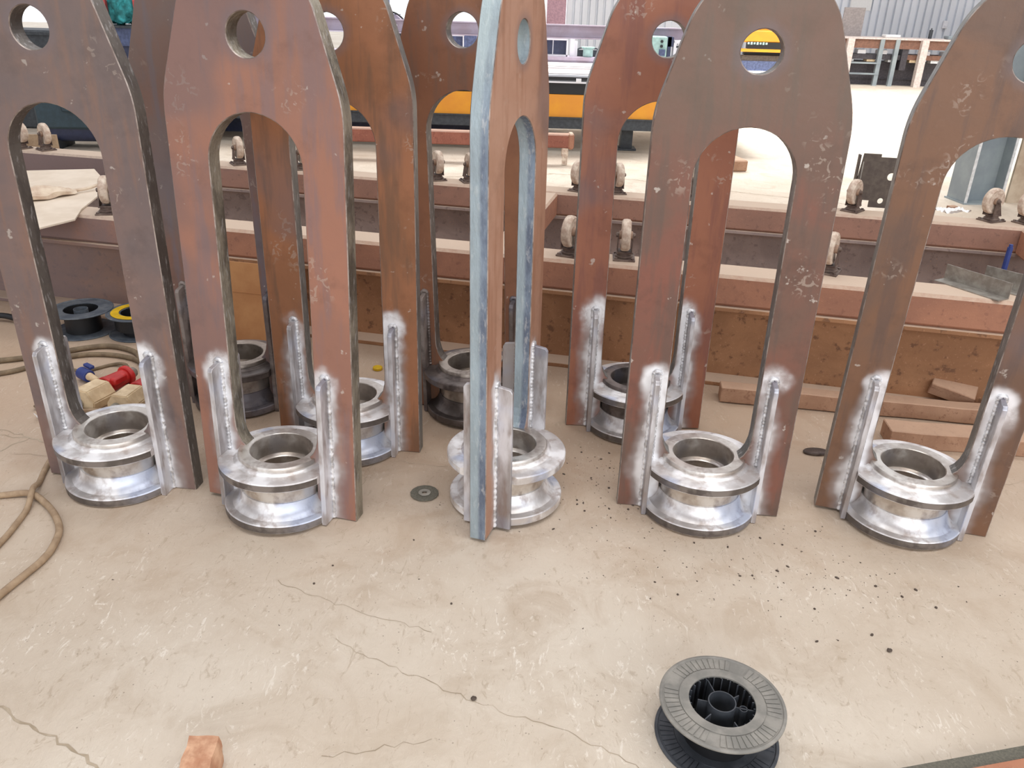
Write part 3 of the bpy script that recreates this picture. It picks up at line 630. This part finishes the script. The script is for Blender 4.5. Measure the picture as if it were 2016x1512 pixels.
sp = spool((-1.725, 3.395, 0.0), 'dark wire spool with a yellow ring, leaning right of the blue-black spool', (M_NAVY, M_NAVY, M_BLKD), yellow=True, rz=.9, sc=1.0, detail=False)
sp.location = (-1.665, 3.37, 0)

# abrasive disc
e = empty('abrasive_disc', (-.26, 2.135, 0), .4, label='worn grey grinding disc lying on the floor left of the edge-on frame', cat='grinding disc')
def dsc(bm):
    n = 40; P = []
    rnd = random.Random(2)
    lathe(bm, [(.011, .003), (.040, .002), (.0440, .003), (.0440, .005), (.040, .0062), (.022, .0058), (.017, .0035), (.011, .0035)], 14)
mk('abrasive_ring', dsc, M_DISC, e, 30)
mk('metal_centre', lambda b: lathe(b, [(.008, .0042), (.018, .0042), (.019, .0068), (.014, .0072), (.008, .0072)], 24), M_DISCC, e, 30)

# hoses and cables
def hose(pts, r, mat, label, cat='hose', z=None):
    P = [Vector((p[0], p[1], (r if len(p) < 3 else p[2]))) for p in pts]; bm = bmesh.new(); tube(bm, spline(P, 7), r, 10)
    return tag(finish('hose', bm, mat, None, 60), label, cat)
hose([(-1.80, 1.90), (-1.64, 1.98), (-1.559, 2.026), (-1.50, 2.045), (-1.434, 2.05, .014), (-1.369, 2.01), (-1.307, 1.949), (-1.258, 1.877), (-1.236, 1.797), (-1.235, 1.742), (-1.246, 1.688), (-1.258, 1.637), (-1.268, 1.59), (-1.29, 1.50), (-1.33, 1.38)], .0098, M_HOSE, 'pale dusty hose looping across the floor at the lower left')
hose([(-1.50, 2.34), (-1.468, 2.20), (-1.445, 2.12), (-1.425, 2.055, .028), (-1.405, 1.98), (-1.393, 1.90), (-1.388, 1.83), (-1.392, 1.75), (-1.42, 1.6)], .0085, M_HOSE, 'thin dusty hose passing under the pale loop beside the left ring')
hose([(-2.9, 2.75), (-2.4, 2.88), (-2.076, 2.994), (-1.93, 3.06), (-1.80, 3.15), (-1.70, 3.175), (-1.58, 3.12), (-1.50, 3.0), (-1.42, 2.9)], .011, M_HOSED, 'upper brown cable curling from the left towards the wire spools', 'cable')
hose([(-2.9, 2.6), (-2.3, 2.76), (-2.007, 2.877), (-1.90, 2.98), (-1.80, 3.07), (-1.68, 3.09), (-1.55, 3.05), (-1.46, 2.95), (-1.40, 2.85)], .010, M_HOSED, 'lower brown cable ending behind the red plugs', 'cable')
hose([(-1.86, 2.98), (-1.78, 2.93, .02), (-1.70, 2.93), (-1.62, 3.0), (-1.55, 2.97, .02), (-1.50, 2.88), (-1.46, 2.78, .02)], .007, M_HOSED, 'thin cable tangled around the blue connector', 'cable')
hose([(-1.56, 2.60, .008), (-1.50, 2.59, .016), (-1.46, 2.62), (-1.42, 2.60, .02), (-1.38, 2.57)], .005, M_HOSE, 'frayed pale cable end lying before the cream plugs', 'cable')

# plugs: cream socket body, red handle
def plug(loc_, rz, label, s=1.0):
    e = empty('power_plug', loc_, rz, label=label, cat='power plug', group='red and cream industrial plugs')
    e.scale = (s, s, s)
    def body(bm):
        P = [(-.038, 0), (.038, 0), (.046, .030), (.024, .062), (-.024, .062), (-.046, .030)]
        prism(bm, P, .085, Matrix(((1, 0, 0, 0), (0, 0, 1, -.085), (0, 1, 0, 0), (0, 0, 0, 1))))
        bmesh.ops.recalc_face_normals(bm, faces=bm.faces); bmesh.ops.bevel(bm, geom=bm.edges[:], offset=.003, segments=2, affect='EDGES')
    mk('socket_body', body, M_CREAM, e)
    mk('cable_gland', lambda b: (cyl(b, .017, .03, (-.012, -.098, .022), 'Y', 16, bev=.003), cyl(b, .009, .034, (-.012, -.100, .022), 'Y', 10)), M_DISCC, e, 40)
    def handle(bm):
        cyl(bm, .030, .012, (0, .008, .036), 'Y', 24, bev=.002); cyl(bm, .027, .075, (0, .048, .038), 'Y', 20, r2=.023, bev=.003)
        cyl(bm, .031, .016, (0, .088, .038), 'Y', 20, bev=.003); box(bm, (.03, .03, .055), (.022, .05, .022), bev=.004)
    mk('red_handle', handle, M_RED, e, 40)
    mk('end_cap', lambda b: cyl(b, .021, .03, (0, .108, .038), 'Y', 16, r2=.015, bev=.004), M_GALV, e, 40)
plug((-1.515, 2.715, 0), -.35, 'cream plug with red handle on the floor, the left one of the pair', 1.25)
plug((-1.385, 2.69, 0), -.15, 'cream plug with red handle, the right one, half behind the left frame', 1.2)
e = empty('cable_connector', (-1.66, 2.86, 0), -.6, label='blue cable connector with pale sleeve left of the red plugs', cat='connector')
mk('connector_body', lambda b: (cyl(b, .024, .06, (0, 0, .026), 'X', 16, bev=.003), box(b, (-.01, .025, .05), (.05, .02, .014), bev=.003)), M_BLUE, e, 40)
mk('sleeve', lambda b: cyl(b, .016, .06, (.055, 0, .026), 'X', 14, r2=.010, bev=.002), M_CREAM, e, 40)
# litter left of the left leg
rnd = random.Random(9)
for i, (x, y) in enumerate([(-1.79, 2.80), (-1.72, 2.70), (-1.70, 2.62), (-1.655, 2.535), (-1.63, 2.55)]):
    def chip(bm, i=i):
        bmesh.ops.create_grid(bm, x_segments=6, y_segments=4, size=.5)
        for v in bm.verts: v.co = Vector((v.co.x * .055, v.co.y * .03, .008 + noise.noise(v.co * 3 + Vector((i * 5, 0, 0))) * .02))
        bmesh.ops.solidify(bm, geom=bm.faces[:], thickness=.0015)
    o = obj('litter_scrap', chip, [M_PAPER, M_CLOTH, M_HOSED, M_PAPER, M_GALV][i], ('white crumpled scrap farthest back', 'cream crumpled scrap second from the back', 'brown crumpled scrap in the middle', 'white crumpled scrap nearest the leg', 'grey metal scrap at the front')[i] + ' of the litter at the left frame', 'litter', (x, y, 0.003), rnd.random() * 3, 30, 'litter scraps beside the left frame')
obj('bottle_cap', lambda b: (cyl(b, .020, .012, (0, 0, .006), n=24, bev=.002)), M_YELP, 'yellow plastic cap on the floor below the rusty beam', 'cap', (-.554, 3.05, 0), 0, 40)

# timbers
def timber(bm, L, w_, h, taper=0.0):
    vs = box(bm, (0, 0, h / 2), (L, w_, h)); bmesh.ops.subdivide_edges(bm, edges=[e for e in bm.edges if abs((e.verts[0].co - e.verts[1].co).x) > L * .5], cuts=14)
    for v in bm.verts: v.co += Vector((0, noise.noise(v.co * 5) * .006, noise.noise(v.co * 6 + Vector((3, 3, 3))) * .003 * (v.co.z > .01)))
    es = [e for e in bm.edges if len(e.link_faces) == 2 and e.calc_face_angle(0) > .8]; bmesh.ops.bevel(bm, geom=es, offset=.003, segments=1, affect='EDGES')
obj('timber', lambda b: timber(b, 1.2, .062, .062), M_WOODR, 'long weathered timber lying along the foot of the rusty beam on the right', 'timber', (1.405, 2.795, .004), -.13)
obj('timber', lambda b: timber(b, .52, .095, .062), M_WOODR, 'short weathered timber in front of the long one, right', 'timber', (1.60, 2.555, 0), -.10)
w_ = obj('timber_offcut', lambda b: timber(b, .16, .10, .05), M_WOODR, 'small tilted timber offcut resting on the long timber', 'timber', (1.72, 2.90, .045), -.5); w_.rotation_euler = (.25, .18, -.5)
obj('steel_tube', lambda b: cyl(b, .012, .9, (0, 0, .012), 'X', 14), M_BRK, 'thin brown steel tube on the floor at the right edge', 'tube', (2.0, 2.50, 0), -.05, 40)
obj('flat_scrap', lambda b: (cyl(b, .040, .010, (0, 0, .006), n=20, bev=.003), bmesh.ops.scale(b, vec=(1.1, .55, 1), verts=b.verts[:])), M_DRING, 'small flat dark oval scrap left of the right-hand frame', 'scrap', (1.06, 2.47, 0), 0, 40)

# foreground block and plate corner
def blk(bm):
    box(bm, (0, 0, .035), (.058, .16, .07)); bmesh.ops.subdivide_edges(bm, edges=bm.edges[:], cuts=5, use_grid_fill=True); jit(bm, .007, 28, 2); 
    for v in bm.verts: v.co.z = max(v.co.z, 0)
obj('broken_block', blk, M_BRICK, 'broken tan block at the bottom edge, left of centre', 'block', (-.575, 1.065, 0), .08)
e = empty('steel_plate', (0, 0, 0), label='rusty steel plate with a slanting grey edge at the bottom right corner', cat='steel plate')
pm = Matrix.Translation((.78, 1.158, 0)) @ Matrix.Rotation(.226, 4, 'Z')
mk('plate_body', lambda b: bmesh.ops.transform(b, matrix=pm, verts=box(b, (.40, -.36, .013), (1.1, .66, .024), bev=.001)), rusty('red_brown_plate', (166, 106, 78), (178, 118, 88), (146, 92, 70), dust=.1), e)
mk('bevelled_edge', lambda b: bmesh.ops.transform(b, matrix=pm, verts=prism(b, [(-.15, -.03), (.95, -.03), (.95, .0), (-.15, .0)], .020)), M_DISC, e)
mk('bolt_head', lambda b: (cyl(b, .011, .012, tuple(pm @ Vector((.325, -.055, .031))), n=6, bev=.001), cyl(b, .016, .003, tuple(pm @ Vector((.325, -.055, .0265))), n=20)), M_GALV, e)

# ------------------------------------------------------------------ red castered trolley under the cutting table
e = empty('low_trolley', (0, 0, 0), label='low rust-red trolley on casters before the yellow cutting table', cat='trolley')
mk('channel_rail', lambda b: box(b, (-.75, 7.78, .215), (2.5, .12, .12), bev=.01), rusty('rust_red_channel', (140, 88, 74), (154, 98, 82), (120, 74, 64), dust=.5), e)
mk('channel_end', lambda b: box(b, (.47, 7.78, .215), (.05, .14, .14), bev=.012), M_RAIL, e)
for x in (.42, -1.8):
    c = mk('caster_leg', lambda b, x=x: (box(b, (x, 7.76, .115), (.06, .07, .08), bev=.006), box(b, (x, 7.72, .05), (.05, .012, .09)), cyl(b, .035, .035, (x, 7.76, .036), 'X', 20, bev=.005)), M_CASTW, e, 35)
o = obj('end_block', lambda b: box(b, (0, 0, .05), (.16, .34, .10), bev=.01), M_WOODR, 'brown block on the floor beyond the rails, right of the red-brown frame', 'block', (2.0, 7.85, 0), .2)
# cutting table
YT = 8.4
e = empty('cutting_table', (0, YT, 0), label='long yellow and black plate-cutting table across the workshop', cat='cutting table')
mk('yellow_panel', lambda b: box(b, (-1.0, .04, .445), (4.7, .06, .215), bev=.004), M_YEL, e)
mk('lower_skirt', lambda b: (box(b, (-1.0, .05, .285), (4.7, .10, .105), bev=.004), box(b, (-1.0, .0, .338), (4.7, .03, .012))), M_DGREY, e)
mk('upper_rail', lambda b: (box(b, (-1.0, .08, .615), (4.7, .12, .125), bev=.004), box(b, (-1.0, .01, .7), (4.7, .03, .03))), M_BLACKP, e)
mk('guide_strip', lambda b: (box(b, (-1.0, -.01, .668), (4.7, .03, .014)), box(b, (.55, -.02, .69), (.05, .02, .03))), M_WHITE, e)
mk('rear_rail', lambda b: (box(b, (-1.2, 1.5, .795), (5.0, .25, .035)), box(b, (-1.2, 1.42, .76), (5.0, .04, .06))), M_LILAC, e)
mk('table_bed', lambda b: (box(b, (-1.0, 1.0, .715), (4.7, 1.75, .02)), box(b, (-1.0, 1.0, .45), (6.9, 1.6, .3))), M_WHITE, e)
mk('sheet_on_bed', lambda b: (box(b, (-1.2, .7, .735), (5.2, 1.0, .012)), box(b, (-1.2, 1.2, .75), (5.2, .5, .012))), simple('pale_sheet', (236, 228, 226), .5, var=.03), e)
for x in (-3.3, -1.1, 1.1): mk('leg', lambda b, x=x: (box(b, (x, .35, .12), (.12, .12, .24)), box(b, (x, .35, .01), (.2, .2, .02))), M_DGREY, e)
mk('under_trough', lambda b: box(b, (-2.5, 1.15, .17), (5.6, .9, .34)), M_NAVYP, e)
# gantry above
e = empty('cutting_gantry', (0, 9.3, 0), label='pale lilac gantry rail of the cutting machine with yellow-black carriage', cat='gantry')
def zg(): return 0
mk('gantry_rail', lambda b: (box(b, (-.6, 0, 1.09), (4.7, .12, .12), bev=.01), box(b, (-.6, -.04, 1.15), (4.7, .16, .012)), box(b, (-.6, -.04, 1.03), (4.7, .14, .014))), M_LILAC, e)
mk('torch_cabinet', lambda b: (box(b, (1.36, -.2, .93), (.22, .2, .30), bev=.01)), M_MINT, e)
for z in (1.035, .99): mk('control_knob', lambda b, z=z: cyl(b, .014, .02, (1.41, -.31, z), 'Y', 12), M_BLACKP, e)
mk('control_box', lambda b: (box(b, (1.42, -.31, .93), (.06, .03, .06)),), M_BLUEC, e)
mk('torch_column', lambda b: (box(b, (1.50, -.2, .93), (.035, .1, .30)), box(b, (1.50, -.2, 1.03), (.08, .1, .09))), M_NAVYP, e)
mk('torch_frame', lambda b: (box(b, (1.63, -.2, 1.03), (.16, .08, .03)), box(b, (1.56, -.2, .90), (.03, .1, .24)), tube(b, [(1.56, -.2, 1.0), (1.6, -.2, 1.03), (1.7, -.2, 1.035)], .018)), M_WHITE, e)
mk('torch_arm', lambda b: (box(b, (1.64, -.22, .985), (.14, .06, .018)), box(b, (1.66, -.22, 1.02), (.05, .05, .03)), box(b, (1.62, -.22, .88), (.016, .05, .2))), M_DGREY, e)
mk('torch_body', lambda b: (cyl(b, .025, .12, (1.63, -.22, .86), n=14), cyl(b, .012, .06, (1.63, -.22, .78), n=10)), M_NAVYP, e, 40)
mk('gantry_foot', lambda b: box(b, (-2.9, 0, .53), (.3, .3, 1.06)), M_DGREY, e)
e = empty('forklift_body', (4.45, 16.5, 0), .05, label='big yellow and black machine far away, seen through the eye of the dark frame', cat='machine')
mk('yellow_hood', lambda b: (box(b, (.1, 0, .88), (1.3, .8, .2), bev=.02), box(b, (.1, .05, 1.02), (1.0, .6, .12), bev=.02)), M_YEL, e)
mk('black_band', lambda b: box(b, (.16, -.35, .73), (1.1, .1, .11)), M_BLACKP, e)
mk('yellow_strip', lambda b: box(b, (.1, -.36, .645), (1.25, .12, .05)), M_YEL, e)
mk('shadowed_gap', lambda b: box(b, (.16, -.2, .59), (1.1, .1, .06)), M_BLACKP, e)
mk('brown_skirt', lambda b: box(b, (.12, -.3, .51), (1.15, .12, .10)), M_BRK, e)
mk('blue_base', lambda b: box(b, (.12, -.2, .38), (1.15, .4, .17)), M_BLUEC, e)
mk('white_base', lambda b: box(b, (.12, -.1, .15), (1.3, .7, .30), bev=.02), M_WHITE, e)
for i in range(7): mk('band_mark', lambda b, i=i: box(b, (-.38 + i * .055, -.41, .765), (.036, .006, .035 + .01 * (i % 2))), M_MINT, e)

# things on the bed seen through gaps
e = empty('coolant_drum', (.735, 9.9, .813), label='mint-green drum with dark arched guard on the table bed, right of the edge-on frame', cat='drum')
mk('drum_body', lambda b: (cyl(b, .056, .09, (0, 0, .045), n=24, bev=.006), cyl(b, .075, .014, (0, 0, .098), n=24)), M_MINT, e, 40)
mk('arched_guard', lambda b: (box(b, (0, .08, .035), (.26, .03, .07), bev=.004), tube(b, [(-.13, .05, .06), (-.10, .05, .085), (0, .05, .10), (.10, .05, .085), (.13, .05, .06)], .008)), M_DGREY, e, 40)
obj('upright_board', lambda b: (box(b, (0, 0, .09), (.05, .03, .18)), box(b, (.045, .02, .08), (.02, .03, .16), rotz(.4))), M_WHITE, 'narrow white board standing between the white box and the mint-green drum', 'board', (.555, 9.9, .813))
e = empty('control_desk', (.37, 9.9, .813), label='white box with a dark blue window on the table bed', cat='control box')
mk('housing', lambda b: (box(b, (0, .02, .215), (.26, .14, .10), bev=.004), box(b, (-.125, 0, .08), (.014, .14, .16)), box(b, (.125, 0, .08), (.014, .14, .16)), box(b, (0, 0, .008), (.26, .14, .016))), M_WHITE, e)
mk('dark_window', lambda b: box(b, (0, .05, .085), (.25, .02, .15)), M_NAVYP, e)
mk('mullion', lambda b: box(b, (-.03, .035, .085), (.010, .012, .15)), M_WHITE, e)
e = empty('monitor_cabinet', (-.66, 9.9, .813), label='blue machine cabinet with a white top seen through an eye left of the edge-on frame', cat='machine cabinet')
mk('cabinet_body', lambda b: (box(b, (.07, 0, .14), (.15, .2, .20), bev=.004), box(b, (-.06, .03, .115), (.14, .14, .13))), M_BLUEC, e)
mk('white_top', lambda b: (box(b, (-.07, -.02, .22), (.16, .2, .085)), box(b, (0, -.11, .115), (.012, .02, .13)), box(b, (-.03, -.11, .03), (.25, .03, .05))), M_WHITE, e)
e = empty('drive_unit', (-1.36, 9.4, .0), label='dark grey motor drive unit on the gantry, between the two orange-brown frames', cat='machine')
mk('drive_body', lambda b: (box(b, (0.04, 0, .52), (.20, .24, 1.04)), cyl(b, .075, .2, (.03, -.05, .98), 'Y', 20)), M_DGREY, e)
mk('frame_hood', lambda b: (prism(b, [(-.13, 0), (.15, 0), (.14, .03), (.03, .12), (-.13, .13)], .16, Matrix(((1, 0, 0, 0), (0, 0, 1, -.08), (0, 1, 0, 1.075), (0, 0, 0, 1)))),), M_LILAC, e)
mk('housing_panel', lambda b: (box(b, (-.045, -.09, 1.135), (.05, .01, .10)), box(b, (0, -.09, 1.20), (.16, .01, .006))), M_NAVYP, e)
mk('grey_column', lambda b: box(b, (-.13, .05, 1.3), (.14, .1, .28)), M_BLUEC, e)
mk('cable_loop', lambda b: tube(b, spline([(-.06, -.10, 1.23), (.03, -.10, 1.21), (.10, -.10, 1.16), (.16, -.10, 1.08)], 6), .009), M_BLACKP, e, 60)
mk('light_spot', lambda b: cyl(b, .012, .01, (.04, -.17, 1.10), 'Y', 14), M_WHITE, e)
mk('front_clamp', lambda b: (box(b, (.05, -.16, .915), (.10, .04, .02)),), M_WHITE, e)
# faded pink post and white panel of the far wall
tag(mk('trim_1', lambda b: box(b, (.72, 19.9, 2.2), (.42, .12, 4.4)), M_PINK), kind='structure')
obj('far_locker', lambda b: (box(b, (0, 0, .95), (.5, .4, 1.9), bev=.01), box(b, (.0, -.21, 1.4), (.02, .02, .3))), M_BLUEC, 'tall blue-grey locker against the far opening, left of the white daylight gap', 'locker', (-.05, 18.6, 0))

# ------------------------------------------------------------------ far bench on the right
YB = 17.6
e = empty('workbench', (0, YB, 0), -.02, label='long far workbench with pale legs, orange fascia and shelves beneath', cat='workbench')
mk('bench_top', lambda b: box(b, (8.9, .35, .868), (6.3, .8, .03)), M_LEGP, e)
mk('fascia', lambda b: box(b, (7.3, .0, .77), (3.0, .04, .16)), M_BROWNP, e)
mk('orange_fascia', lambda b: box(b, (10.3, .0, .77), (3.4, .05, .18)), M_ORANGE, e)
for x in (6.42, 7.86, 10.2, 11.8): mk('leg', lambda b, x=x: (box(b, (x, -.06, .43), (.13, .13, .86))), M_LEGP, e)
for x in (7.05, 7.35): mk('inner_leg', lambda b, x=x: box(b, (x, -.02, .43), (.08, .08, .86)), M_COLU, e)
for z in (.42, .22): mk('step_rail', lambda b, z=z: box(b, (6.78, -.04, z), (.62, .05, .03)), M_COLU, e)
for i, (x0, x1, z) in enumerate([(6.2, 7.5, .53), (7.6, 9.0, .54), (9.1, 10.8, .55), (10.9, 12.0, .55)]):
    mk('shelf', lambda b, x0=x0, x1=x1, z=z: box(b, ((x0 + x1) / 2, .3, z), (x1 - x0, .5, .09)), M_BROWNP if i else M_DARKB, e)
mk('lower_cabinet', lambda b: (box(b, (9.1, .45, .22), (5.9, .5, .44)), box(b, (9.1, .19, .12), (5.8, .02, .012))), M_DARKB, e)
for x in (7.55, 9.05): mk('back_post', lambda b, x=x: box(b, (x, .2, .55), (.12, .4, .5)), M_DARKB, e)
rnd = random.Random(4); ORD = ['', 'second ', 'third ', 'fourth ', 'fifth ', 'sixth ', 'seventh ', 'eighth ', 'ninth ', 'tenth ', 'eleventh ', 'twelfth ', 'thirteenth ']
for i in range(26):
    x = 6.3 + i * .21
    if x > 11.7 or abs(x - 7.55) < .12 or abs(x - 9.05) < .12: continue
    z = (.585, .425)[i % 2] if i % 5 else .585
    h = .075; zz = .58 if i % 2 == 0 else .445
    o = obj('storage_bin', lambda b: (box(b, (0, 0, .035), (.16, .2, .07)), box(b, (0, 0, .072), (.14, .18, .004))), (M_WHITE, M_COLW, M_CORR, M_CREAM)[i % 4] if rnd.random() > .0 else M_WHITE,
            ORD[(i - 1) // 2 if i % 2 else i // 2] + ('upper-row' if i % 2 == 0 else 'lower-row') + ' pale bin from the left under the far workbench', 'storage bin', (x, YB + .0 - .02 * (x - 8), .585 if i % 2 == 0 else .442), 0, None, 'bins under the far workbench')
# wall things above the bench
e = empty('drill_press', (10.05, YB + .15, .885), label='grey-green pillar drilling machine standing on the far bench', cat='drill press')
mk('machine_base', lambda b: (box(b, (0, 0, .02), (.75, .4, .04)), box(b, (-.12, 0, .16), (.16, .2, .24))), M_COLU, e)
mk('pillar', lambda b: (box(b, (.36, .1, .38), (.14, .14, .72)), box(b, (0, .1, .66), (.95, .16, .10))), M_COLU, e)
mk('motor', lambda b: cyl(b, .11, .18, (.05, -.02, .55), n=20, bev=.01), M_DGREY, e, 40)
mk('head_cover', lambda b: (box(b, (-.24, 0, .42), (.32, .22, .26), bev=.02), cyl(b, .035, .25, (.05, -.02, .40), n=12), box(b, (.05, -.02, .28), (.3, .12, .04))), M_WHITE, e)
mk('vice', lambda b: (cyl(b, .06, .12, (-.02, -.05, .08), 'X', 14), box(b, (.12, -.05, .09), (.12, .12, .1))), M_DARKB, e)
obj('notice_sheet', lambda b: (box(b, (0, 0, 0), (.46, .01, .34)),), M_PAPER, 'white paper notice fixed to the corrugated wall above the bench', 'notice', (7.42, 19.93, 1.52))
obj('wall_board', lambda b: box(b, (0, 0, .26), (.42, .03, .52), bev=.004), simple('grey_board', (158, 150, 148), .6), 'grey upright board at the left end of the far bench', 'board', (6.62, YB + .45, .885))
obj('socket_box', lambda b: (box(b, (0, 0, 0), (.10, .05, .16), bev=.01), cyl(b, .02, .02, (0, -.03, -.02), 'Y', 12)), M_WHITE, 'white wall socket left of the drilling machine', 'socket', (9.35, 19.9, 1.12))
mk_x = [(7.35, .30, .05, M_PAPER, 'papers'), (8.55, .22, .06, M_COLU, 'tool_bag'), (9.0, .18, .07, M_COLU, 'tool_bag')]
for x, s_, h, m, nm in mk_x:
    obj(nm, lambda b, s_=s_, h=h: (box(b, (0, 0, h / 2), (s_, .2, h), bev=.01), jit(b, .008, 12)), m, {'papers': 'pale stack of papers on the far bench', 'tool_bag': 'blue-grey tool bundle lying on the far bench'}[nm] + (' nearest the drilling machine' if x == 9.0 else ' in its middle' if x == 8.55 else ''), nm.replace('_', ' '), (x, YB + .2, .885))
obj('spray_can', lambda b: (cyl(b, .035, .16, (0, 0, .08), n=14, bev=.005), cyl(b, .012, .03, (0, 0, .175), n=8)), M_DGREY, 'dark upright can on the far bench', 'can', (8.12, YB + .2, .885), 0, 40)
obj('jar', lambda b: cyl(b, .06, .09, (0, 0, .045), n=16, bev=.01), M_NAVYP, 'dark blue jar on the far bench left of the drill press', 'jar', (9.42, YB + .15, .885), 0, 40)
# blue-grey building column behind the right frame
e = empty('building_column', (3.72, 6.72, 0), .12, label='blue-grey steel H-column with chipped white edges behind the right frame', cat='column')
mk('flange_plate', lambda b: box(b, (-.15, 0, 3.4), (.016, .24, 6.8)), M_COLU, e)
mk('flange_plate', lambda b: box(b, (.15, 0, 3.4), (.016, .24, 6.8)), M_COLU, e)
mk('column_web', lambda b: box(b, (0, 0, 3.4), (.30, .014, 6.8)), M_COLU, e)
for x in (-.15, .15): mk('chipped_edge', lambda b, x=x: box(b, (x, -.122, 3.4), (.022, .006, 6.8)), M_COLW, e)
mk('base_plate', lambda b: box(b, (0, 0, .006), (.34, .27, .012)), M_COLU, e)
obj('plywood_sheet', lambda b: box(b, (0, 0, .65), (.9, .02, 1.3)), simple('pale_plywood', (196, 180, 158), .7, 0, .08, 6, c2=(170, 150, 128)), 'pale plywood sheet leaning upright right of the blue-grey column', 'plywood', (4.42, 6.75, 0), .1)

# ------------------------------------------------------------------ left background
e = empty('storage_rack', (-4.1, 9.0, 0), .03, label='blue and dark rack with red posts holding a teal bundle at the upper left', cat='rack')
for x in (-.12, .19): mk('red_post', lambda b, x=x: box(b, (x, 0, 1.5), (.035, .05, 1.0)), M_REDP, e)
mk('rack_shelf', lambda b: box(b, (.0, .1, 1.015), (.9, .5, .02)), M_DGREY, e)
mk('blue_panel', lambda b: box(b, (.05, .1, .92), (.7, .4, .17)), M_BLUEC, e)
mk('dark_base', lambda b: (box(b, (.1, .3, .70), (1.2, .5, .25)), cyl(b, .2, .3, (.1, .1, .72), 'Y', 24)), M_NAVYP, e)
for x in (-.45, .6): mk('rack_leg', lambda b, x=x: box(b, (x, .3, .29), (.08, .4, .58)), M_DGREY, e)
def bundle(bm):
    bmesh.ops.create_icosphere(bm, subdivisions=5, radius=1.0)
    for v in bm.verts:
        n_ = v.co.copy(); v.co = Vector((v.co.x * .155, v.co.y * .17, max(v.co.z, -.55) * .25)) + noise.noise_vector(n_ * 2.4) * .035
        v.co += n_ * (abs(noise.noise(n_ * 4)) * .05)
obj('cloth_bundle', bundle, M_TEAL, 'crumpled teal tarpaulin bundle between the red posts', 'tarpaulin', (-4.07, 9.12, 1.19), 0, 60)
for i in range(4):
    obj('plank', lambda b: box(b, (0, 0, .012), (.45, .2, .024), bev=.003), M_LEGP, ('lowest', 'second lowest', 'second highest', 'topmost')[i] + ' plank in the pale stack by the blue rack', 'plank', (-3.98 + i * .015, 8.6, .60 + i * .034), .1 * (i % 2), None, 'pale planks stacked by the rack')
obj('plank_crate', lambda b: (box(b, (0, 0, .30), (.7, .3, .60)), box(b, (0, -.16, .29), (.6, .02, .03))), M_DARKB, 'dark crate carrying the stack of pale planks', 'crate', (-3.95, 8.62, 0), .05)
obj('dark_machine_cover', lambda b: (box(b, (0, 0, .48), (.9, .5, .96), bev=.02), box(b, (0, -.26, .93), (.9, .02, .03))), M_DGREY, 'dark grey machine cover seen through the eye of the leftmost frame', 'machine', (-5.15, 9.1, 0), .03)
obj('white_carton', lambda b: (box(b, (0, 0, .035), (.14, .12, .07), bev=.004), box(b, (0, 0, .072), (.09, .12, .004))), M_LEGP, 'small white carton on the floor seen through the leftmost arch', 'carton', (-3.74, 6.95, 0), .1)
e = empty('compressor', (-4.0, 7.9, 0), .1, label='dark teal machine on feet seen through the leftmost arch', cat='machine')
mk('machine_body', lambda b: (box(b, (.1, 0, .42), (1.0, .5, .45), bev=.02), box(b, (.1, -.27, .44), (.5, .03, .18), bev=.01)), simple('dark_teal_paint', (46, 66, 76), .5), e)
mk('machine_tank', lambda b: cyl(b, .14, .9, (.1, -.05, .2), 'X', 20, bev=.02), M_NAVYP, e, 40)
for x in (-.3, .5): mk('machine_foot', lambda b, x=x: box(b, (x, 0, .04), (.06, .36, .09)), M_DGREY, e)
obj('brown_sheet', lambda b: box(b, (0, 0, .18), (.5, .03, .36)), M_HOSE, 'brown board behind the upturned wheels at the far left', 'board', (-3.75, 6.3, 0), .1)
obj('dark_strap', lambda b: tube(b, spline([(-.3, 0, .008), (-.12, .02, .03), (0, 0, .02), (.12, -.03, .008)], 6), .014), M_BLKD, 'dark strap lying on the floor left of the leftmost frame', 'strap', (-2.22, 3.42, 0), 0, 60)
